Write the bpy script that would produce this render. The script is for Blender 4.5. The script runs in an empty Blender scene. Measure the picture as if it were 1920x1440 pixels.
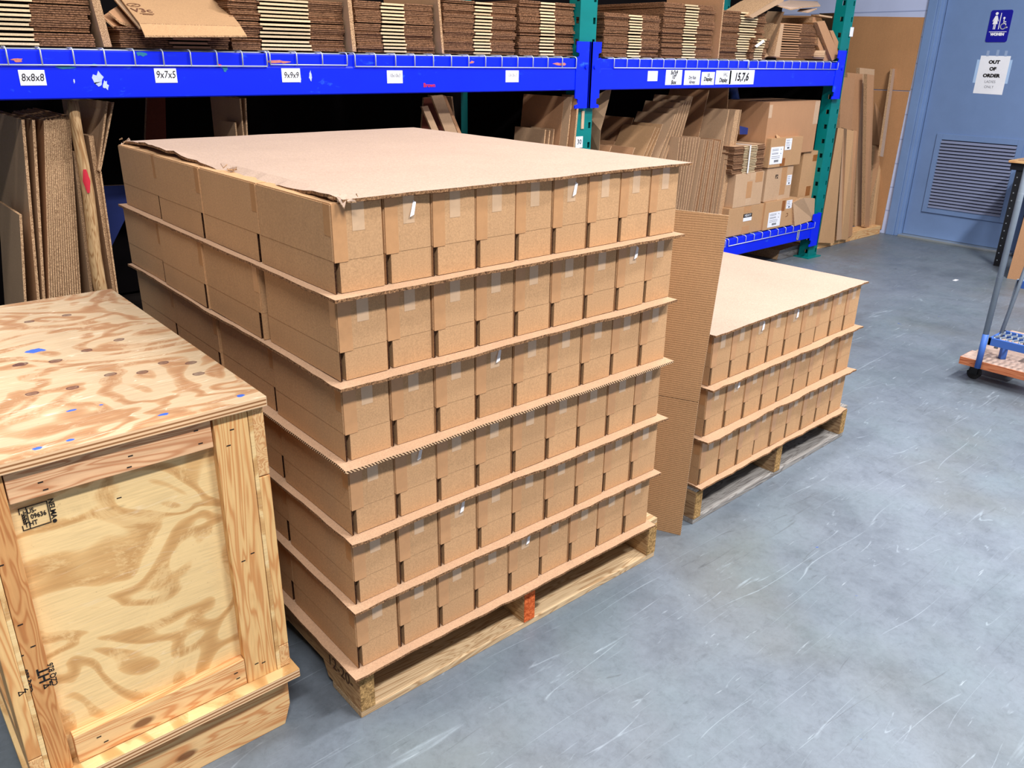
import bpy, bmesh, math, random
from mathutils import Vector, Matrix
random.seed(7)
C = bpy.context.scene.collection
sc = bpy.context.scene

# ---------------------------------------------------------------- camera
F_PX = 1517.5
CAM = Vector((-0.680, -1.285, 1.395))
yaw, pitch, roll = 0.85598, -0.38352, 0.01646
fwd = Vector((math.cos(pitch)*math.cos(yaw), math.cos(pitch)*math.sin(yaw), math.sin(pitch)))
rt0 = Vector((math.sin(yaw), -math.cos(yaw), 0.0)); up0 = rt0.cross(fwd)
cr, sr = math.cos(roll), math.sin(roll)
RT = cr*rt0 + sr*up0; UP = -sr*rt0 + cr*up0
cd = bpy.data.cameras.new('camera'); cam = bpy.data.objects.new('camera', cd); C.objects.link(cam)
cd.sensor_width = 36; cd.sensor_fit = 'HORIZONTAL'; cd.lens = F_PX/1920*36; cd.clip_start = 0.02
M = Matrix((RT, UP, -fwd)).transposed().to_4x4(); M.translation = CAM
cam.matrix_world = M
sc.camera = cam
def _ray(px, py): return RT*((px-960)/F_PX) - UP*((py-720)/F_PX) + fwd
def at(px, py, v, ax=1):
    r = _ray(px, py); return CAM + r*((v-CAM[ax])/r[ax])
def aty(px, py, Y): return at(px, py, Y, 1)
def atx(px, py, X): return at(px, py, X, 0)
def atz(px, py, Z): return at(px, py, Z, 2)

# ---------------------------------------------------------------- light
w = bpy.data.worlds.new('world'); sc.world = w; w.use_nodes = True
w.node_tree.nodes['Background'].inputs[0].default_value = (0.85, 0.92, 1.0, 1)
w.node_tree.nodes['Background'].inputs[1].default_value = 0.16
def area(name, loc, sx, sy, power, col=(1, .975, .955)):
    l = bpy.data.lights.new(name, 'AREA'); l.shape = 'RECTANGLE'; l.size = sx; l.size_y = sy; l.energy = power; l.color = col
    o = bpy.data.objects.new(name, l); C.objects.link(o); o.location = loc; return o
area('ceiling_and_fill_lamp', (-1.2, -2.6, 4.3), 1.3, .30, 150)
area('ceiling_and_fill_lamp', (1.5, -2.7, 4.3), 1.3, .30, 160)
area('ceiling_and_fill_lamp', (3.5, -1.2, 4.3), 1.3, .30, 190)
area('ceiling_and_fill_lamp', (-.6, .3, 4.4), 1.3, .30, 42)  # added fill from above to brighten the sheet tops and floor
area('ceiling_and_fill_lamp', (2.0, .3, 4.4), 1.3, .30, 50)  # second added overhead fill, lifting the tops against the fronts
sc.view_settings.view_transform = 'Standard'; sc.view_settings.look = 'None'
sc.view_settings.exposure = 0.35; sc.view_settings.gamma = 1; sc.view_settings.use_curve_mapping = False

# ---------------------------------------------------------------- materials
def srgb(r, g, b):
    f = lambda c: (c/255/12.92) if c/255 <= .04045 else ((c/255+.055)/1.055)**2.4
    return (f(r), f(g), f(b), 1)
class NT:
    def __init__(s, name, rough=.8, spec=.3, metal=0):
        s.m = bpy.data.materials.new(name); s.m.use_nodes = True; s.t = s.m.node_tree; s.n = s.t.nodes
        s.b = s.n['Principled BSDF']; s.b.inputs['Roughness'].default_value = rough
        s.b.inputs['Specular IOR Level'].default_value = spec; s.b.inputs['Metallic'].default_value = metal
    def N(s, typ, **k):
        n = s.n.new(typ)
        for a, v in k.items():
            if a.startswith('i_'): n.inputs[a[2:]].default_value = v
            else: setattr(n, a, v)
        return n
    def L(s, a, b): s.t.links.new(a, b)
    def obj(s, scale=(1, 1, 1), rand=True, rot=(0, 0, 0)):
        tc = s.N('ShaderNodeTexCoord'); mp = s.N('ShaderNodeMapping'); mp.inputs['Scale'].default_value = scale; mp.inputs['Rotation'].default_value = rot
        src = tc.outputs['Object']
        if rand:
            oi = s.N('ShaderNodeObjectInfo'); ad = s.N('ShaderNodeVectorMath', operation='ADD'); ml = s.N('ShaderNodeMath', operation='MULTIPLY'); ml.inputs[1].default_value = 37
            s.L(oi.outputs['Random'], ml.inputs[0]); s.L(src, ad.inputs[0]); s.L(ml.outputs[0], ad.inputs[1]); src = ad.outputs[0]
        s.L(src, mp.inputs[0]); return mp.outputs[0]
    def noise(s, vec, scale, detail=4, rough=.6, dist=0):
        n = s.N('ShaderNodeTexNoise'); n.inputs['Scale'].default_value = scale; n.inputs['Detail'].default_value = detail
        n.inputs['Roughness'].default_value = rough; n.inputs['Distortion'].default_value = dist; s.L(vec, n.inputs['Vector']); return n.outputs['Fac']
    def ramp(s, fac, stops, interp='LINEAR'):
        r = s.N('ShaderNodeValToRGB'); r.color_ramp.interpolation = interp; e = r.color_ramp.elements
        while len(e) > 1: e.remove(e[-1])
        e[0].position, e[0].color = stops[0]
        for p, c in stops[1:]:
            x = e.new(p); x.color = c
        s.L(fac, r.inputs[0]); return r.outputs[0]
    def mix(s, f, a, b, mode='MIX'):
        m = s.N('ShaderNodeMix', data_type='RGBA', blend_type=mode)
        for i, v in ((0, f), (6, a), (7, b)):
            if hasattr(v, 'links'): s.L(v, m.inputs[i])
            else: m.inputs[i].default_value = v
        return m.outputs[2]
    def math(s, op, a, b=None, c=None, clamp=False):
        m = s.N('ShaderNodeMath', operation=op); m.use_clamp = clamp
        for i, v in enumerate((a, b, c)):
            if v is None: continue
            if hasattr(v, 'links'): s.L(v, m.inputs[i])
            else: m.inputs[i].default_value = v
        return m.outputs[0]
    def col(s, c):
        if hasattr(c, 'links'): s.L(c, s.b.inputs['Base Color'])
        else: s.b.inputs['Base Color'].default_value = c
    def bump(s, h, strength=.2, dist=.002):
        b = s.N('ShaderNodeBump'); b.inputs['Strength'].default_value = strength; b.inputs['Distance'].default_value = dist
        s.L(h, b.inputs['Height']); s.L(b.outputs[0], s.b.inputs['Normal'])
g = lambda v: (v, v, v, 1)
BLK = (0, 0, 0, 1)

def mat_card(name, base, ribs=None, var=.10):
    t = NT(name, .86, .18)
    v = t.obj((1, 1, 1)); sp = t.noise(v, 300, 3, .75); big = t.noise(v, 6, 3)
    st = t.noise(t.obj((90, 90, 9)), 1.5, 3)
    c = t.mix(t.ramp(sp, [(.3, g(0)), (.75, g(1))]), tuple(x*.80 for x in base[:3])+(1,), tuple(min(1, x*1.17) for x in base[:3])+(1,))
    c = t.mix(.35, c, t.ramp(big, [(.3, g(.82)), (.7, g(1.0))]), 'MULTIPLY')
    c = t.mix(.22, c, t.ramp(st, [(.3, g(.75)), (.7, g(1.0))]), 'MULTIPLY')
    oi = t.N('ShaderNodeObjectInfo'); k = t.math('MULTIPLY_ADD', oi.outputs['Random'], var, 1-var)
    cx = t.N('ShaderNodeCombineXYZ'); [t.L(k, cx.inputs[i]) for i in range(3)]
    c = t.mix(1.0, c, cx.outputs[0], 'MULTIPLY')
    if ribs:
        wv = t.N('ShaderNodeTexWave', wave_type='BANDS', bands_direction=ribs[0]); wv.inputs['Scale'].default_value = ribs[1]; wv.inputs['Distortion'].default_value = .6; wv.inputs['Detail'].default_value = 1
        t.L(t.obj(rand=False), wv.inputs['Vector']); t.bump(wv.outputs['Fac'], .35, .0015)
        c = t.mix(.10, c, t.ramp(wv.outputs['Fac'], [(.2, g(.6)), (.6, g(1))]), 'MULTIPLY')
    else: t.bump(sp, .12, .0006)
    t.col(c); return t.m
KRAFT = srgb(202, 159, 117)
m_card = mat_card('kraft_carton', KRAFT)
m_card2 = mat_card('kraft_carton_tan', srgb(206, 170, 136), var=.16)
m_card3 = mat_card('kraft_carton_red', srgb(196, 148, 110), var=.16)
m_sheet = mat_card('kraft_pad', srgb(190, 163, 145), var=.05)
m_sheetd = mat_card('kraft_slip_sheet', srgb(198, 161, 130), var=.05)
m_ribbed = mat_card('ribbed_kraft_board', srgb(196, 152, 110), ribs=('Z', 48))
m_wallcard = mat_card('kraft_wall_panel', srgb(196, 144, 100), var=.05)
m_fold = mat_card('kraft_fold_edge', srgb(240, 215, 172), var=.22)

def mat_raw(name, a, b, scale=260):
    t = NT(name, .95, .1); v = t.obj(); n = t.noise(v, scale, 3, .8)
    t.col(t.ramp(n, [(.35, a), (.55, b), (.72, tuple(min(1, x*1.7) for x in b[:3])+(1,))])); t.bump(n, .8, .003); return t.m
m_raw = mat_raw('raw_corrugated_edge', srgb(62, 38, 26), srgb(150, 110, 82), 220)  # brown darkened to average in the shade of the flute holes
m_edge = mat_raw('cut_board_edge', srgb(118, 82, 56), srgb(206, 168, 130), 300)
m_slot = mat_raw('shaded_slot_edge', srgb(24, 14, 10), srgb(62, 38, 24), 300)  # raw cut edge, coloured near black for the shade inside the slot
m_slipedge = mat_raw('shadowed_slip_edge', srgb(70, 46, 32), srgb(150, 112, 80), 200)  # edge colour darkened to paint in the shadow line of each sheet
def mat_flute():
    t = NT('fluted_board_edge', .9, .1); tc = t.N('ShaderNodeTexCoord')
    wv = t.N('ShaderNodeTexWave', wave_type='BANDS', bands_direction='DIAGONAL'); wv.inputs['Scale'].default_value = 85; wv.inputs['Distortion'].default_value = 1.5
    t.L(tc.outputs['Object'], wv.inputs['Vector'])
    t.col(t.ramp(wv.outputs['Fac'], [(.35, srgb(70, 45, 30)), (.5, srgb(205, 170, 130)), (1, srgb(215, 180, 145))])); return t.m
m_flute = mat_flute()

def mat_plain(name, c, rough=.6, spec=.4, metal=0, nz=0, scale=8):
    t = NT(name, rough, spec, metal)
    if nz:
        n = t.noise(t.obj(), scale, 5, .7)
        t.col(t.mix(t.ramp(n, [(.3, g(0)), (.7, g(1))]), tuple(x*(1-nz) for x in c[:3])+(1,), tuple(min(1, x*(1+nz)) for x in c[:3])+(1,)))
    else: t.col(c)
    return t.m
m_black = mat_plain('black_ink', srgb(22, 18, 18), .7)
m_grey = mat_plain('grey_ink', srgb(120, 120, 128), .7)
m_paper = mat_plain('white_paper', srgb(238, 240, 248), .6, nz=.04)
m_white = mat_plain('white_sign_print', srgb(245, 245, 250), .5)
m_red = mat_plain('red_marker', srgb(205, 40, 60), .7)
m_tape = mat_plain('clear_packing_tape', srgb(204, 170, 136), .25, .7, nz=.05, scale=60)
m_tape2 = mat_plain('tan_packing_tape', srgb(190, 142, 98), .3, .5, nz=.06, scale=60)
m_tapeb = mat_plain('brown_packing_tape', srgb(150, 92, 45), .3, .5, nz=.1, scale=40)
m_steel = mat_plain('galvanised_wire', srgb(206, 210, 214), .35, .6, .6)
m_wirew = mat_plain('zinc_wire_mesh', srgb(205, 212, 222), .4, .5, .3)
m_bsteel = mat_plain('black_steel', srgb(24, 26, 30), .5, .4, nz=.3)
m_dark = mat_plain('painted_shade_black', srgb(20, 17, 18), .95, .05, nz=.2, scale=2)  # near black paints in the shade of the unlit space behind the rack
m_rubber = mat_plain('black_rubber', srgb(28, 28, 30), .6)
m_alu = mat_plain('aluminium_threshold', srgb(190, 198, 200), .35, .5, .7)
m_signblue = mat_plain('blue_sign_plastic', srgb(22, 22, 150), .4)
m_door = mat_plain('blue_grey_door_paint', srgb(112, 138, 182), .45, .4, nz=.06, scale=3)
m_frame = mat_plain('blue_grey_frame_paint', srgb(118, 146, 192), .45, .4, nz=.06, scale=4)
m_louv = mat_plain('louver_grey_paint', srgb(120, 128, 158), .5, .4)
m_wallw = mat_plain('white_block_paint', srgb(196, 206, 240), .7, .2, nz=.03, scale=5)
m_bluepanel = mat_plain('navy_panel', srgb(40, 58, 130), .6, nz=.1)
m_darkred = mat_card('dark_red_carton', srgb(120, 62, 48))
m_strap = mat_plain('white_strap', srgb(235, 235, 238), .5)

def mat_beam(name, base, scuff, amt=.6):
    t = NT(name, .42, .28); v = t.obj((1, 1, 1.0)); n = t.noise(t.obj((3, 1, 9)), 2.2, 6, .72, .4); n2 = t.noise(v, 18, 5, .8)
    n3 = t.noise(t.obj((1.2, 1, 3)), 3, 3)
    c = t.mix(t.ramp(n3, [(.3, g(0)), (.7, g(1))]), base, tuple(x*.85 for x in base[:3])+(1,))
    f = t.math('MULTIPLY', t.ramp(n, [(.60, g(0)), (.68, g(1))]), t.ramp(n2, [(.45, g(0)), (.6, g(1))]))
    c = t.mix(t.math('MULTIPLY', f, amt), c, scuff); t.col(c); t.bump(n2, .08, .002); return t.m
m_blue = mat_beam('blue_beam_enamel', (0.0002, 0.019, 0.92, 1), srgb(60, 130, 210))
m_green = mat_beam('teal_upright_enamel', srgb(0, 124, 122), srgb(60, 150, 150), .4)
m_ladblue = mat_beam('worn_blue_ladder_paint', srgb(70, 110, 190), srgb(170, 180, 195), 1)
m_ladgrey = mat_beam('worn_grey_pipe', srgb(140, 152, 166), srgb(210, 214, 220), 1)

def mat_lumber(name, a, b, axis='X', sc_=1.0, dark=srgb(120, 75, 45), rough=.7):
    """grain runs along `axis`"""
    t = NT(name, rough, .25)
    s = {'X': (1.2, 14, 14), 'Y': (14, 1.2, 14), 'Z': (14, 14, 1.2)}[axis]
    v = t.obj(tuple(q*sc_ for q in s)); n = t.noise(v, 1.6, 2, .5, .8)
    rings = t.math('SINE', t.math('MULTIPLY', n, 80)); fine = t.noise(t.obj(tuple(q*6 for q in s)), 3, 3)
    f = t.math('MULTIPLY_ADD', rings, .5, .5)
    c = t.mix(t.ramp(f, [(.0, g(0)), (.55, g(.25)), (1, g(1))]), a, b)
    c = t.mix(.35, c, t.ramp(fine, [(.3, g(.72)), (.65, g(1))]), 'MULTIPLY')
    kn = t.N('ShaderNodeTexVoronoi'); kn.inputs['Scale'].default_value = 3.2
    ks = {'X': (1, 2.2, 2.2), 'Y': (2.2, 1, 2.2), 'Z': (2.2, 2.2, 1)}[axis]
    t.L(t.obj(ks), kn.inputs['Vector'])
    c = t.mix(t.ramp(kn.outputs['Distance'], [(.05, g(.9)), (.085, g(0))]), c, dark)
    t.col(c); t.bump(f, .12, .001); return t.m
m_pine = mat_lumber('pine_batten_x', srgb(238, 196, 140), srgb(214, 150, 96), 'X')
m_pineR = mat_lumber('reddish_pine_batten', srgb(232, 186, 142), srgb(200, 140, 98), 'X', 1.1)
m_pineZ = mat_lumber('pine_batten_z', srgb(236, 192, 130), srgb(212, 150, 92), 'Z')
m_pineZo = mat_lumber('brown_pine_batten_z', srgb(214, 158, 100), srgb(188, 124, 72), 'Z', 1.4)
m_pineY = mat_lumber('pine_batten_y', srgb(232, 190, 135), srgb(206, 150, 98), 'Y')
m_pal = mat_lumber('pallet_wood_x', srgb(212, 184, 146), srgb(176, 142, 104), 'X', 1.3, srgb(90, 70, 50))
m_palY = mat_lumber('pallet_wood_y', srgb(196, 158, 112), srgb(160, 120, 80), 'Y', 1.3, srgb(80, 60, 40))
m_palg = mat_lumber('grey_pallet_wood_x', srgb(160, 156, 152), srgb(120, 114, 110), 'X', 1.2, srgb(60, 55, 52))
m_palgY = mat_lumber('worn_pallet_wood_y', srgb(172, 140, 104), srgb(134, 102, 72), 'Y', 1.2, srgb(60, 50, 40))
m_post = mat_lumber('weathered_post_wood', srgb(206, 170, 124), srgb(160, 118, 76), 'Z', 1.6)
m_plankred = mat_lumber('orange_plank_wood', srgb(206, 128, 88), srgb(170, 92, 58), 'Y', 1)
m_planktop = mat_lumber('dusty_plank_wood', srgb(196, 172, 158), srgb(170, 142, 128), 'Y', 1)
m_endgrain = mat_raw('end_grain', srgb(120, 92, 56), srgb(176, 140, 92), 120)
m_orange = mat_raw('orange_painted_end', srgb(170, 70, 30), srgb(222, 110, 60), 90)

def mat_ply(name, spots, paint, light, mid, dk, plane='XY', scale=1.0):
    """plywood face: swirling growth rings, knots (x, y, r) and blue paint marks at real places"""
    t = NT(name, .6, .3); tc = t.N('ShaderNodeTexCoord'); P = tc.outputs['Object']
    mp = t.N('ShaderNodeMapping'); mp.inputs['Scale'].default_value = (2.2*scale, 3.8*scale, 1) if plane == 'XY' else (3.0*scale, 1, 3.6*scale)
    t.L(P, mp.inputs[0])
    n = t.noise(mp.outputs[0], 1.25, 2.2, .5, 1.2)
    ring = t.math('MULTIPLY_ADD', t.math('SINE', t.math('MULTIPLY', n, 46)), .5, .5)
    mp2 = t.N('ShaderNodeMapping'); mp2.inputs['Scale'].default_value = (5, 90, 1) if plane == 'XY' else (6, 1, 110); mp2.inputs['Rotation'].default_value = (0, 0, .3) if plane == 'XY' else (0, -.15, 0)
    t.L(P, mp2.inputs[0]); fine = t.noise(mp2.outputs[0], 2.2, 3, .6)
    c = t.ramp(ring, [(.0, light), (.42, light), (.62, mid), (1, dk)])
    c = t.mix(.6, c, t.ramp(fine, [(.3, g(.70)), (.65, g(1))]), 'MULTIPLY')
    mp3 = t.N('ShaderNodeMapping'); mp3.inputs['Scale'].default_value = (1, 1, 1); t.L(P, mp3.inputs[0])
    pale = t.noise(mp3.outputs[0], 7, 6, .8, .8)
    c = t.mix(t.ramp(pale, [(.52, g(0)), (.60, g(.55))]), c, light)
    for k, ang in enumerate((.9, -.5, .2)):
        m4 = t.N('ShaderNodeMapping'); m4.inputs['Rotation'].default_value = (0, 0, ang) if plane == 'XY' else (0, ang, 0)
        m4.inputs['Scale'].default_value = (2.5, 22, 22); m4.inputs['Location'].default_value = (k, k*2, 0); t.L(P, m4.inputs[0])
        n6 = t.noise(m4.outputs[0], 1.3, 2, .5); d6 = t.math('ABSOLUTE', t.math('SUBTRACT', n6, .5))
        f6 = t.math('MULTIPLY', t.ramp(d6, [(0, g(1)), (.006, g(0))]), t.ramp(t.noise(m4.outputs[0], 3, 3), [(.5, g(0)), (.6, g(.75 if plane == 'XY' else .25))]))
        c = t.mix(f6, c, srgb(250, 232, 205))
    sp6 = t.noise(P, 120, 3, .8); c = t.mix(t.ramp(sp6, [(.68, g(0)), (.74, g(.45))]), c, srgb(130, 96, 70))
    wob = t.N('ShaderNodeTexNoise'); wob.inputs['Scale'].default_value = 60; wob.inputs['Detail'].default_value = 3; t.L(P, wob.inputs['Vector'])
    for lst, colr, hard in ((spots, srgb(96, 62, 58), .35), (paint, srgb(36, 100, 205), .75)):
        for s_ in lst:
            a, b, r = s_[:3]; el = s_[3] if len(s_) > 3 else 1.7
            sx = t.N('ShaderNodeSeparateXYZ'); t.L(P, sx.inputs[0])
            u = t.math('DIVIDE', t.math('SUBTRACT', sx.outputs[0], a), r*el); v = t.math('DIVIDE', t.math('SUBTRACT', sx.outputs[1 if plane == 'XY' else 2], b), r)
            d = t.math('SQRT', t.math('ADD', t.math('MULTIPLY', u, u), t.math('MULTIPLY', v, v)))
            d = t.math('MULTIPLY_ADD', t.math('SUBTRACT', wob.outputs['Fac'], .5), 1.6 if hard > .5 else .7, d)
            if hard > .5: c = t.mix(t.ramp(d, [(.80, g(.92)), (.95, g(0))]), c, colr)
            else: c = t.mix(t.ramp(d, [(.0, g(.8)), (.6, g(.6)), (.85, g(.95)), (1, g(0))]), c, colr)
    t.col(c); t.bump(fine, .1, .001); return t.m

def mat_floor():
    t = NT('polished_concrete', .42, .45); tc = t.N('ShaderNodeTexCoord'); P = tc.outputs['Object']
    n1 = t.noise(P, .7, 5, .6); n2 = t.noise(P, 4.5, 6, .7, .3); n3 = t.noise(P, 60, 4, .75)
    c = t.ramp(n1, [(.3, srgb(98, 108, 118)), (.7, srgb(130, 140, 152))])
    c = t.mix(.6, c, t.ramp(n2, [(.32, g(.62)), (.52, g(.92)), (.7, g(1.0))]), 'MULTIPLY')
    c = t.mix(.4, c, t.ramp(n3, [(.3, g(.72)), (.6, g(1))]), 'MULTIPLY')
    ol = t.noise(P, 1.3, 3, .5); c = t.mix(t.math('MULTIPLY', t.ramp(ol, [(.55, g(0)), (.72, g(1))]), .4), c, srgb(104, 104, 92))
    # scratches: thin contour lines of very stretched noise, broken by patches
    for k, (ang, s1) in enumerate(((.5, 1), (1.25, 1.4), (2.2, 1.1), (-.35, 1.6))):
        mp = t.N('ShaderNodeMapping'); mp.inputs['Rotation'].default_value = (0, 0, ang); mp.inputs['Location'].default_value = (k*3.1, k, 0)
        mp.inputs['Scale'].default_value = (.45*s1, 5.5*s1, 1); t.L(P, mp.inputs[0])
        n = t.noise(mp.outputs[0], 1.3, 2, .4, .0); d = t.math('ABSOLUTE', t.math('SUBTRACT', n, .5+.03*k))
        line = t.ramp(d, [(0, g(1)), (.0035, g(0))])
        brk = t.ramp(t.noise(mp.outputs[0], 2.8+k, 4, .7), [(.50, g(0)), (.60, g(1))])
        f = t.math('MULTIPLY', t.math('MULTIPLY', line, brk), .55)
        c = t.mix(f, c, srgb(164, 176, 188) if k != 2 else srgb(78, 82, 86))
    mo = t.noise(P, 26, 8, .85, .5); c = t.mix(.75, c, t.ramp(mo, [(.34, g(.74)), (.5, g(.97)), (.66, g(1.0))]), 'MULTIPLY')
    hu = t.noise(P, 2.3, 4, .6); c = t.mix(.30, c, t.ramp(hu, [(.35, (1.0, .96, 1.0, 1)), (.5, g(1)), (.65, (.86, 1.0, .92, 1))]), 'MULTIPLY')
    wm = t.N('ShaderNodeMapping'); wm.inputs['Rotation'].default_value = (0, 0, .95); wm.inputs['Scale'].default_value = (7, 55, 1); t.L(P, wm.inputs[0])
    ds = t.noise(wm.outputs[0], 1.0, 4, .7); c = t.mix(t.ramp(ds, [(.64, g(0)), (.72, g(.45))]), c, srgb(70, 76, 82))
    wm2 = t.N('ShaderNodeMapping'); wm2.inputs['Rotation'].default_value = (0, 0, 2.3); wm2.inputs['Scale'].default_value = (5, 60, 1); t.L(P, wm2.inputs[0])
    ds2 = t.noise(wm2.outputs[0], 1.0, 4, .7); c = t.mix(t.ramp(ds2, [(.66, g(0)), (.73, g(.5))]), c, srgb(190, 202, 212))
    bl = t.noise(P, 15, 2, .5); c = t.mix(t.ramp(bl, [(.765, g(0)), (.775, g(.8))]), c, srgb(50, 84, 160))
    n5 = t.noise(P, 9, 4, .8); c = t.mix(t.ramp(n5, [(.70, g(0)), (.78, g(.5))]), c, srgb(84, 86, 90))
    n4 = t.noise(P, 23, 3, .8); c = t.mix(t.ramp(n4, [(.72, g(0)), (.76, g(.7))]), c, srgb(176, 186, 192))
    t.col(c); r = t.ramp(n2, [(.3, g(.34)), (.7, g(.52))]); t.L(r, t.b.inputs['Roughness']); t.bump(n3, .06, .001); return t.m
m_floor = mat_floor()

# ---------------------------------------------------------------- mesh helpers
class MB:
    def __init__(s): s.v = []; s.f = []; s.mi = []; s.mats = []; s.cur = 0
    def mat(s, m):
        if m not in s.mats: s.mats.append(m)
        s.cur = s.mats.index(m); return s
    def poly(s, pts, mi=None):
        b = len(s.v); s.v += [tuple(p) for p in pts]; s.f.append(tuple(range(b, b+len(pts)))); s.mi.append(s.cur if mi is None else mi)
    def hexa(s, c, faces_mat=None):
        """c: 8 corners, bottom 4 ccw then top 4 ccw"""
        b = len(s.v); s.v += [tuple(p) for p in c]
        for i, f in enumerate(((3, 2, 1, 0), (4, 5, 6, 7), (0, 1, 5, 4), (1, 2, 6, 5), (2, 3, 7, 6), (3, 0, 4, 7))):
            s.f.append(tuple(b+k for k in f)); s.mi.append(s.cur if not faces_mat or i not in faces_mat else s.mats.index(faces_mat[i]))
        return s
    def box(s, x0, x1, y0, y1, z0, z1, fm=None):
        if fm:
            for m in fm.values():
                if m not in s.mats: s.mats.append(m)
        return s.hexa([(x0, y0, z0), (x1, y0, z0), (x1, y1, z0), (x0, y1, z0), (x0, y0, z1), (x1, y0, z1), (x1, y1, z1), (x0, y1, z1)], fm)
    def prism(s, pts, ext, side=None):
        """extrude polygon (3D points) by vector ext; side = material of the side faces"""
        e = Vector(ext); pts = [Vector(p) for p in pts]; n = len(pts); b = len(s.v)
        s.v += [tuple(p) for p in pts] + [tuple(p+e) for p in pts]
        s.f.append(tuple(b+i for i in reversed(range(n)))); s.mi.append(s.cur)
        s.f.append(tuple(b+n+i for i in range(n))); s.mi.append(s.cur)
        if side and side not in s.mats: s.mats.append(side)
        sm = s.mats.index(side) if side else s.cur
        for i in range(n):
            j = (i+1) % n; s.f.append((b+i, b+j, b+n+j, b+n+i)); s.mi.append(sm)
        return s
    def tube(s, pts, r, seg=8, caps=True):
        pts = [Vector(p) for p in pts]; rings = []
        rr = r if isinstance(r, (list, tuple)) else [r]*len(pts)
        for i, p in enumerate(pts):
            d = (pts[min(i+1, len(pts)-1)]-pts[max(i-1, 0)]).normalized()
            a = Vector((0, 0, 1)) if abs(d.z) < .9 else Vector((1, 0, 0)); u = d.cross(a).normalized(); v = d.cross(u)
            b = len(s.v); s.v += [tuple(p+(u*math.cos(2*math.pi*k/seg)+v*math.sin(2*math.pi*k/seg))*rr[i]) for k in range(seg)]; rings.append(b)
        for a, b in zip(rings, rings[1:]):
            for k in range(seg):
                l = (k+1) % seg; s.f.append((a+k, a+l, b+l, b+k)); s.mi.append(s.cur)
        if caps:
            s.f.append(tuple(rings[0]+k for k in reversed(range(seg)))); s.mi.append(s.cur)
            s.f.append(tuple(rings[-1]+k for k in range(seg))); s.mi.append(s.cur)
        return s
    def mesh(s, name, m=None, bevel=0, smooth=False):
        if m and not s.mats: s.mats.append(m)
        me = bpy.data.meshes.new(name); me.from_pydata(s.v, [], s.f)
        for x in s.mats: me.materials.append(x)
        for p, i in zip(me.polygons, s.mi): p.material_index = i; p.use_smooth = smooth
        bm = bmesh.new(); bm.from_mesh(me); bmesh.ops.recalc_face_normals(bm, faces=bm.faces)
        if bevel:
            es = [e for e in bm.edges if len(e.link_faces) == 2 and e.calc_face_angle(0) > .6]
            bmesh.ops.bevel(bm, geom=es, offset=bevel, segments=2, affect='EDGES', profile=.6, clamp_overlap=True)
        bm.to_mesh(me); bm.free(); return me
    def build(s, name, m=None, parent=None, bevel=0, smooth=False, loc=None, label=None):
        o = bpy.data.objects.new(name, s.mesh(name, m, bevel, smooth)); C.objects.link(o)
        if parent: o.parent = parent
        if loc is not None: o.location = loc
        if label: o['label'] = label
        return o
def tag(o, label, cat, group=None, kind=None):
    o['label'] = label; o['category'] = cat
    if group: o['group'] = group
    if kind: o['kind'] = kind
    return o
def empty(name, loc, label, cat, group=None, rz=0):
    o = bpy.data.objects.new(name, None); C.objects.link(o); o.location = loc; o.rotation_euler = (0, 0, rz); o.empty_display_size = .1
    return tag(o, label, cat, group)
def struct(o): o['kind'] = 'structure'; return o
kids = {}
def copy_tree(o, label):
    c = o.copy(); C.objects.link(c); c['label'] = label
    for ch in o.children:
        d = ch.copy(); C.objects.link(d); d.parent = c
        for g2 in ch.children:
            e = g2.copy(); C.objects.link(e); e.parent = d
    return c
ORD = 'bottom,second,third,fourth,fifth,sixth,seventh,eighth,ninth,tenth,eleventh,twelfth,thirteenth,fourteenth,fifteenth,sixteenth,seventeenth,eighteenth,nineteenth,twentieth'.split(',')
def ordw(k):
    if k < 20: return ORD[k]
    t_ = 'twenty ' + ['', 'first', 'second', 'third', 'fourth', 'fifth', 'sixth', 'seventh', 'eighth', 'ninth'][k-19] if k < 29 else None
    return t_ or ('thirtieth' if k == 29 else 'thirty ' + ['', 'first', 'second', 'third', 'fourth', 'fifth', 'sixth', 'seventh', 'eighth', 'ninth'][k-29])

def text(name, s, h, m, parent, org, ux, uz, align='CENTER', shear=0, bold=0, sx=1.0, thick=.0006, space=1.0):
    """flat lettering with thickness, centred on org, u along ux, up along uz (world-ish vectors in parent's space)"""
    cu = bpy.data.curves.new(name, 'FONT'); cu.body = s; cu.size = h*1.38; cu.align_x = align; cu.align_y = 'CENTER'
    cu.shear = shear; cu.offset = bold; cu.extrude = 0; cu.resolution_u = 3; cu.space_line = .85*space
    tmp = bpy.data.objects.new(name, cu); C.objects.link(tmp); bpy.context.view_layer.update()
    me = bpy.data.meshes.new_from_object(tmp.evaluated_get(bpy.context.evaluated_depsgraph_get()))
    bpy.data.objects.remove(tmp)
    ux = Vector(ux).normalized(); uz = Vector(uz).normalized(); n = ux.cross(uz)
    for v in me.vertices: v.co = Vector(org) + ux*(v.co.x*sx) + uz*v.co.y + n*thick
    me.materials.clear(); me.materials.append(m)
    o = bpy.data.objects.new(name, me); C.objects.link(o); o.parent = parent; return o
def strokes(name, lines, wdt, m, parent, org, ux, uz, scale=1, lift=.0008):
    mb = MB(); ux = Vector(ux).normalized(); uz = Vector(uz).normalized(); n = ux.cross(uz); org = Vector(org)
    for ln in lines:
        for (a, b), (c, d) in zip(ln, ln[1:]):
            p = org+ux*a*scale+uz*b*scale+n*lift; q = org+ux*c*scale+uz*d*scale+n*lift
            dr = (q-p).normalized(); sd = dr.cross(n)*wdt/2; p = p-dr*wdt*.3; q = q+dr*wdt*.3
            mb.prism([p-sd, q-sd, q+sd, p+sd], n*.0003)
    return mb.build(name, m, parent)
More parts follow.
